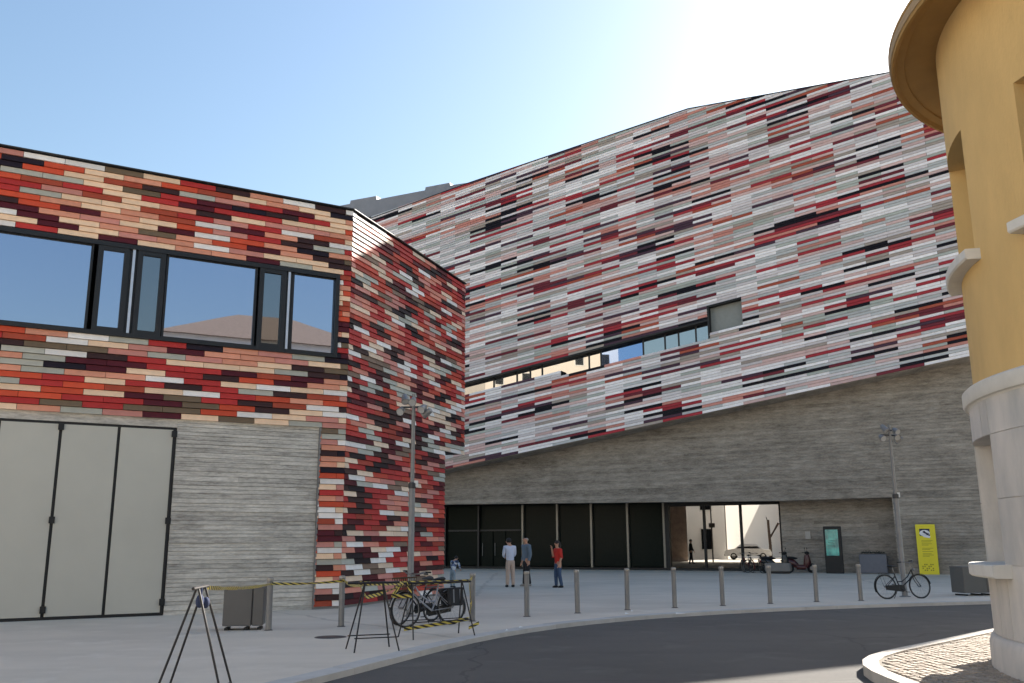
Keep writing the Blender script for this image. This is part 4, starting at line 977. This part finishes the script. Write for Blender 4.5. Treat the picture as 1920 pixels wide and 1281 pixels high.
M_shirt = mat('pale_blue_shirt', (206, 210, 226), .85); M_beige = mat('beige_trousers', (196, 172, 156), .85); M_jack = mat('grey_blue_jacket', (104, 118, 132), .85); M_dtr = mat('dark_trousers', (30, 29, 33), .85)
M_redt = mat('red_top', (196, 46, 36), .85); M_jean = mat('blue_jeans', (66, 84, 112), .9); M_shoe = mat('dark_shoes', (30, 28, 28), .7); M_ljean = mat('light_jeans', (150, 164, 176), .9); M_blk = mat('silhouette_black', (20, 20, 22), .9)
mch = bpy.data.materials.new('blue_white_patterned_jacket'); mch.use_nodes = True; vt = mch.node_tree.nodes.new('ShaderNodeTexNoise'); vt.inputs['Scale'].default_value = 9; gq = mch.node_tree.nodes.new('ShaderNodeNewGeometry'); mch.node_tree.links.new(gq.outputs['Position'], vt.inputs['Vector'])
rp = mch.node_tree.nodes.new('ShaderNodeValToRGB'); rp.color_ramp.interpolation = 'CONSTANT'; rp.color_ramp.elements[0].color = (.03, .05, .10, 1); rp.color_ramp.elements[1].position = .46; rp.color_ramp.elements[1].color = (.16, .24, .45, 1)
e_ = rp.color_ramp.elements.new(.53); e_.color = (.75, .77, .80, 1); mch.node_tree.links.new(vt.outputs[0], rp.inputs[0]); mch.node_tree.links.new(rp.outputs[0], mch.node_tree.nodes['Principled BSDF'].inputs['Base Color'])
person((-.11, 34.93, 0), R(200), 'person in a pale blue shirt and beige trousers looking down, seen from behind', 1.80, 'long', M_shirt, M_beige, M_shoe, M_hair_d, ((.0, .02, -.01), (.0, -.02, .01)), (((-.02, -.03, -.16), (.05, -.15, -.20)), ((.02, -.03, -.16), (-.05, -.15, -.20))), lean=.10, head_dip=.03, hem=.02)
person((.50, 35.6, 0), R(-60), 'person with bald head in a grey-blue jacket and dark trousers beside the pale shirt', 1.86, 'long', M_jack, M_dtr, mat('pale_shoes', (150, 146, 140), .7), M_hair_g, ((.0, -.03, .0), (.0, .05, .0)), (((-.02, .02, -.17), (-.02, -.03, -.32)), ((.02, .02, -.17), (.02, -.02, -.32))), bald=True, hem=.05)
person((1.64, 34.33, 0), R(-62), 'person in a red top and blue jeans with a hand raised to the face', 1.68, 'short', M_redt, M_jean, M_shoe, M_hair_d, ((-.03, -.02, .0), (.0, .06, .0)), (((-.01, -.06, -.15), (.04, -.12, .02)), ((.02, .02, -.17), (.02, -.04, -.31))), long_hair=True, female=True, hem=.03)
person((-2.25, 35.0, 0), R(150), 'child in a blue and white patterned jacket and light jeans bending behind the bicycles', 1.16, 'long', mch, M_ljean, M_shoe, M_hair_d, ((.0, .03, -.02), (.0, -.03, .02)), (((-.05, -.05, -.14), (-.02, -.14, -.24)), ((.05, -.05, -.14), (.02, -.14, -.24))), lean=.35, head_dip=.05, hem=.02)
person((13.35, 70.3, 0), R(75), 'dark silhouetted person walking beyond the see-through glass', 1.80, 'long', M_blk, M_blk, M_blk, M_hair_d, ((-.03, -.07, .0), (.02, .08, .0)), (((-.02, .04, -.17), (-.01, .05, -.32)), ((.02, -.04, -.16), (.02, -.12, -.30))), hem=.12)  # clothes coloured black to stand in for the shaded silhouette

# ------------------------------------------------------------------ courtyard beyond the museum
M_cw = mat('pale_render', (222, 218, 212), .9, var=.05, scale=.6); M_cb = mat('warm_render', (214, 188, 168), .9, var=.05, scale=.6); M_br = mat('brown_rough_wall', (206, 184, 174), .9, var=.25, scale=3); M_bright = mat('white_sunlit_render', (226, 214, 202), .9, var=.04)
def house(name, label, foot, h, m, win, roof_m=None):
    c = Vector((sum(p[0] for p in foot) / len(foot), sum(p[1] for p in foot) / len(foot), 0)); t = thing(name, label, 'building', c)
    f = [(p[0] - c.x, p[1] - c.y) for p in foot]
    MB().prism(f, -.1, h).build('wall', m, t)
    if roof_m:
        r_ = MB(); n = len(f); e = [(x * 1.06, y * 1.06, h - .05) for x, y in f]; top = [(x * .25, y * .25, h + 2.6) for x, y in f]
        r_.add(e + top, [tuple(range(n)), tuple(range(n, 2 * n))] + [(i, (i + 1) % n, n + (i + 1) % n, n + i) for i in range(n)]); r_.build('roof', roof_m, t)
    for ei, cols, zs, ww, hh in win:
        a, b_ = Vector((*f[ei], 0)), Vector((*f[(ei + 1) % len(f)], 0)); d = (b_ - a); L = d.length; d.normalize(); nrm = Vector((d.y, -d.x, 0))
        if nrm.dot((a + b_) / 2) < 0: nrm = -nrm
        for ci in range(cols):
            for z in zs:
                q = a + d * (L * (ci + .5) / cols); P = lambda s, dd, zz: q + d * s + nrm * dd + Vector((0, 0, zz))
                fm = MB()
                for s0, s1, z0, z1 in ((-ww / 2 - .1, ww / 2 + .1, -.12, 0), (-ww / 2 - .1, ww / 2 + .1, hh, hh + .1), (-ww / 2 - .1, -ww / 2, 0, hh), (ww / 2, ww / 2 + .1, 0, hh)):
                    vs = [P(s, dd, z + zz) for dd in (-.05, .06) for s, zz in ((s0, z0), (s1, z0), (s1, z1), (s0, z1))]
                    fm.add(vs, [(0, 1, 2, 3), (4, 5, 6, 7), (0, 1, 5, 4), (1, 2, 6, 5), (2, 3, 7, 6), (3, 0, 4, 7)])
                w_ = fm.build('window', M_stone2, t); g = MB(); g.add([P(-ww / 2, .02, z), P(ww / 2, .02, z), P(ww / 2, .02, z + hh), P(-ww / 2, .02, z + hh)], [(0, 1, 2, 3)]); g.build('pane', M_shut, w_)
    return t
q = lambda s, k: (Cw(s, k, 0).x, Cw(s, k, 0).y)
house('courtyard_building', 'pale grey rendered building beyond the see-through glass, in shade', [q(-33, 88), q(-22.2, 88), q(-22.2, 88.4), q(-33, 96)], 11, M_cw, [(0, 3, (.9, 4.6), 1.1, 1.9)])
P0 = Vector((*q(-22.1, 88), 0)); t30 = azv(30); n30 = Vector((t30.y, -t30.x, 0))
house('white_building', 'white sunlit building wall running away beyond the see-through glass', [xy(P0), xy(P0 + t30 * 26), xy(P0 + t30 * 26 - n30 * 8), xy(P0 - n30 * 3 + t30 * 8)], 12, M_bright, [])
house('warm_building', 'warm beige building closing the view beyond the see-through glass', [q(-26, 118), q(-9, 112), q(-9, 122), q(-26, 126)], 14, M_cb, [(0, 4, (1.2, 5), 1.0, 2.4)])
house('brown_wall', 'rough brown wall at the left edge of the see-through glass', [q(-24.5, 76), q(-22.4, 76), q(-23.4, 79), q(-25.5, 79)], 7, M_br, [])
# car
def car(loc, rz, label, rgb):
    t = thing('parked_car', label, 'car', loc, rz); m = mat('car_paint_%d' % rgb[0], rgb, .25, .2, spec=.7)
    prof = [(-2.05, .35), (-2.1, .62), (-1.95, .88), (-1.2, .95), (-.75, 1.38), (.55, 1.42), (1.15, .98), (1.95, .86), (2.1, .6), (2.05, .32)]
    def shell(pr, w0, w1):
        b = MB(); n = len(pr); zs = [p[1] for p in pr]; vs = []
        for s in (-1, 1):
            for x_, z_ in pr: vs.append((x_, s * (w1 if z_ > 1.1 else w0), z_))
        b.add(vs, [tuple(range(n)), tuple(range(n, 2 * n))] + [(i, (i + 1) % n, n + (i + 1) % n, n + i) for i in range(n)]); return b
    shell(prof, .85, .66).build('body', m, t)
    gl = MB()
    for s in (-1, 1): gl.add([(-1.05, s * .846, .99), (-.70, s * .675, 1.33), (.50, s * .675, 1.36), (1.0, s * .846, 1.0)], [(0, 1, 2, 3)])
    gl.add([(1.12, -.75, 1.02), (1.12, .75, 1.02), (.60, .62, 1.40), (.60, -.62, 1.40)], [(0, 1, 2, 3)]); gl.add([(-1.19, -.75, .985), (-1.19, .75, .985), (-.79, .62, 1.36), (-.79, -.62, 1.36)], [(0, 1, 2, 3)])
    gl.build('windows', M_shut, t)
    for x_ in (-1.3, 1.3):
        for s in (-1, 1):
            w_ = MB(); w_.torus((x_, s * .78, .32), .23, .09, 'y', 20, 8); wo = w_.build('wheel', M_tyre, t, smooth=True); rm = MB(); rm.tube([(x_, s * .74, .32), (x_, s * .84, .32)], .17, 14); rm.build('rim', M_rim, wo)
    for s in (-1, 1): MB().box((2.06, s * .62, .66), (.08, .3, .14)).build('headlight', M_lens, t)
    MB().box((2.09, 0, .42), (.08, 1.6, .16)).build('bumper', M_steel_dk, t)
    return t
car((21.6, 86.0, 0), R(165), 'pale silver car parked beyond the see-through glass', (206, 206, 208))
# bare pruned tree and a sign pole in the yard
tr_ = thing('bare_tree', 'bare pruned tree with one slanting limb beyond the see-through glass', 'tree', (24.2, 88.0, 0))
tm = MB(); tm.tube([(0, 0, 0), (.03, 0, 1.2), (-.02, 0, 2.4), (-.05, 0, 3.6)], [.17, .14, .13, .12], 8); tm.build('trunk', mat('dark_bark', (58, 46, 38), .95, bump=.4), tr_, smooth=True)
tm = MB(); tm.tube([(0, 0, 1.9), (.5, .1, 2.6), (.95, .1, 3.3)], [.1, .08, .11], 7); tm.tube([(-.05, 0, 3.3), (-.2, .1, 3.9)], [.06, .03], 6); tm.build('limb', MATS['dark_bark'], tr_, smooth=True)
yp = thing('street_pole', 'slim dark pole with a small plate beyond the see-through glass', 'pole', (16.1, 75.5, 0)); MB().lathe([(.06, 0), (.05, 6.0), (0, 6.0)], 10).build('post', M_steel_dk, yp); MB().box((.02, -.07, 2.9), (.5, .02, .35)).build('plate', M_steel, yp)

# ------------------------------------------------------------------ street behind the camera (out of view: for window reflections and bounce light)
M_tile_roof = mat('clay_roof', (122, 104, 88), .9, var=.2, scale=5); M_cream = mat('cream_render', (206, 196, 182), .9, var=.05, scale=.5)
house('bounce_house', 'two storey cream house added unseen behind the viewpoint to bounce light', [(-34, -18), (14, -18), (14, -30), (-34, -30)], 9.5, M_cream, [(0, 14, (1.0, 5.2), 1.1, 1.8)], M_tile_roof)  # unseen row added as warm bounce light for the shaded walls
house('villa', 'grey villa with hipped roof behind the viewpoint to the right', [(15, -8), (27, 0), (33, -9), (21, -17)], 15.0, M_cw, [(0, 5, (1, 4.5, 8, 11), 1.1, 1.8)], M_tile_roof)
house('apartment_block', 'tall cream apartment block behind the viewpoint to the left', [(-52, -2), (-60, 16), (-76, 10), (-66, -8)], 34, M_cream, [(0, 5, tuple(3.2 * i + 1 for i in range(10)), 1.2, 1.7)])
house('apartment_block', 'second tall cream apartment block behind the viewpoint further left', [(-40, -40), (-48, -26), (-64, -36), (-54, -50)], 36, M_cream, [(0, 5, tuple(3.2 * i + 1 for i in range(10)), 1.2, 1.7)])

# litter on the kerb
lt = mat('white_paper', (225, 225, 222), .8)
for i, (px, py, w_) in enumerate([(2.52, 21.45, .12), (2.75, 22.2, .08), (.1, 18.15, .1), (3.65, 21.35, .3), (-.15, 17.55, .06)]):
    o = MB().add([(px, py, .02), (px + w_, py + .03, .03), (px + w_ * .9, py + .09, .022), (px + .02, py + .08, .045)], [(0, 1, 2, 3)]).build('litter', lt)
    tag(o, ['scrap of white paper at the foot of the sixth bollard', 'small white scrap beside the sixth bollard base', 'white scrap on the kerb below the fourth bollard', 'flat pale sheet lying at the road edge below the seventh bollard', 'tiny white scrap on the kerb right of the far trestle'][i], 'litter', 'litter along the kerb')
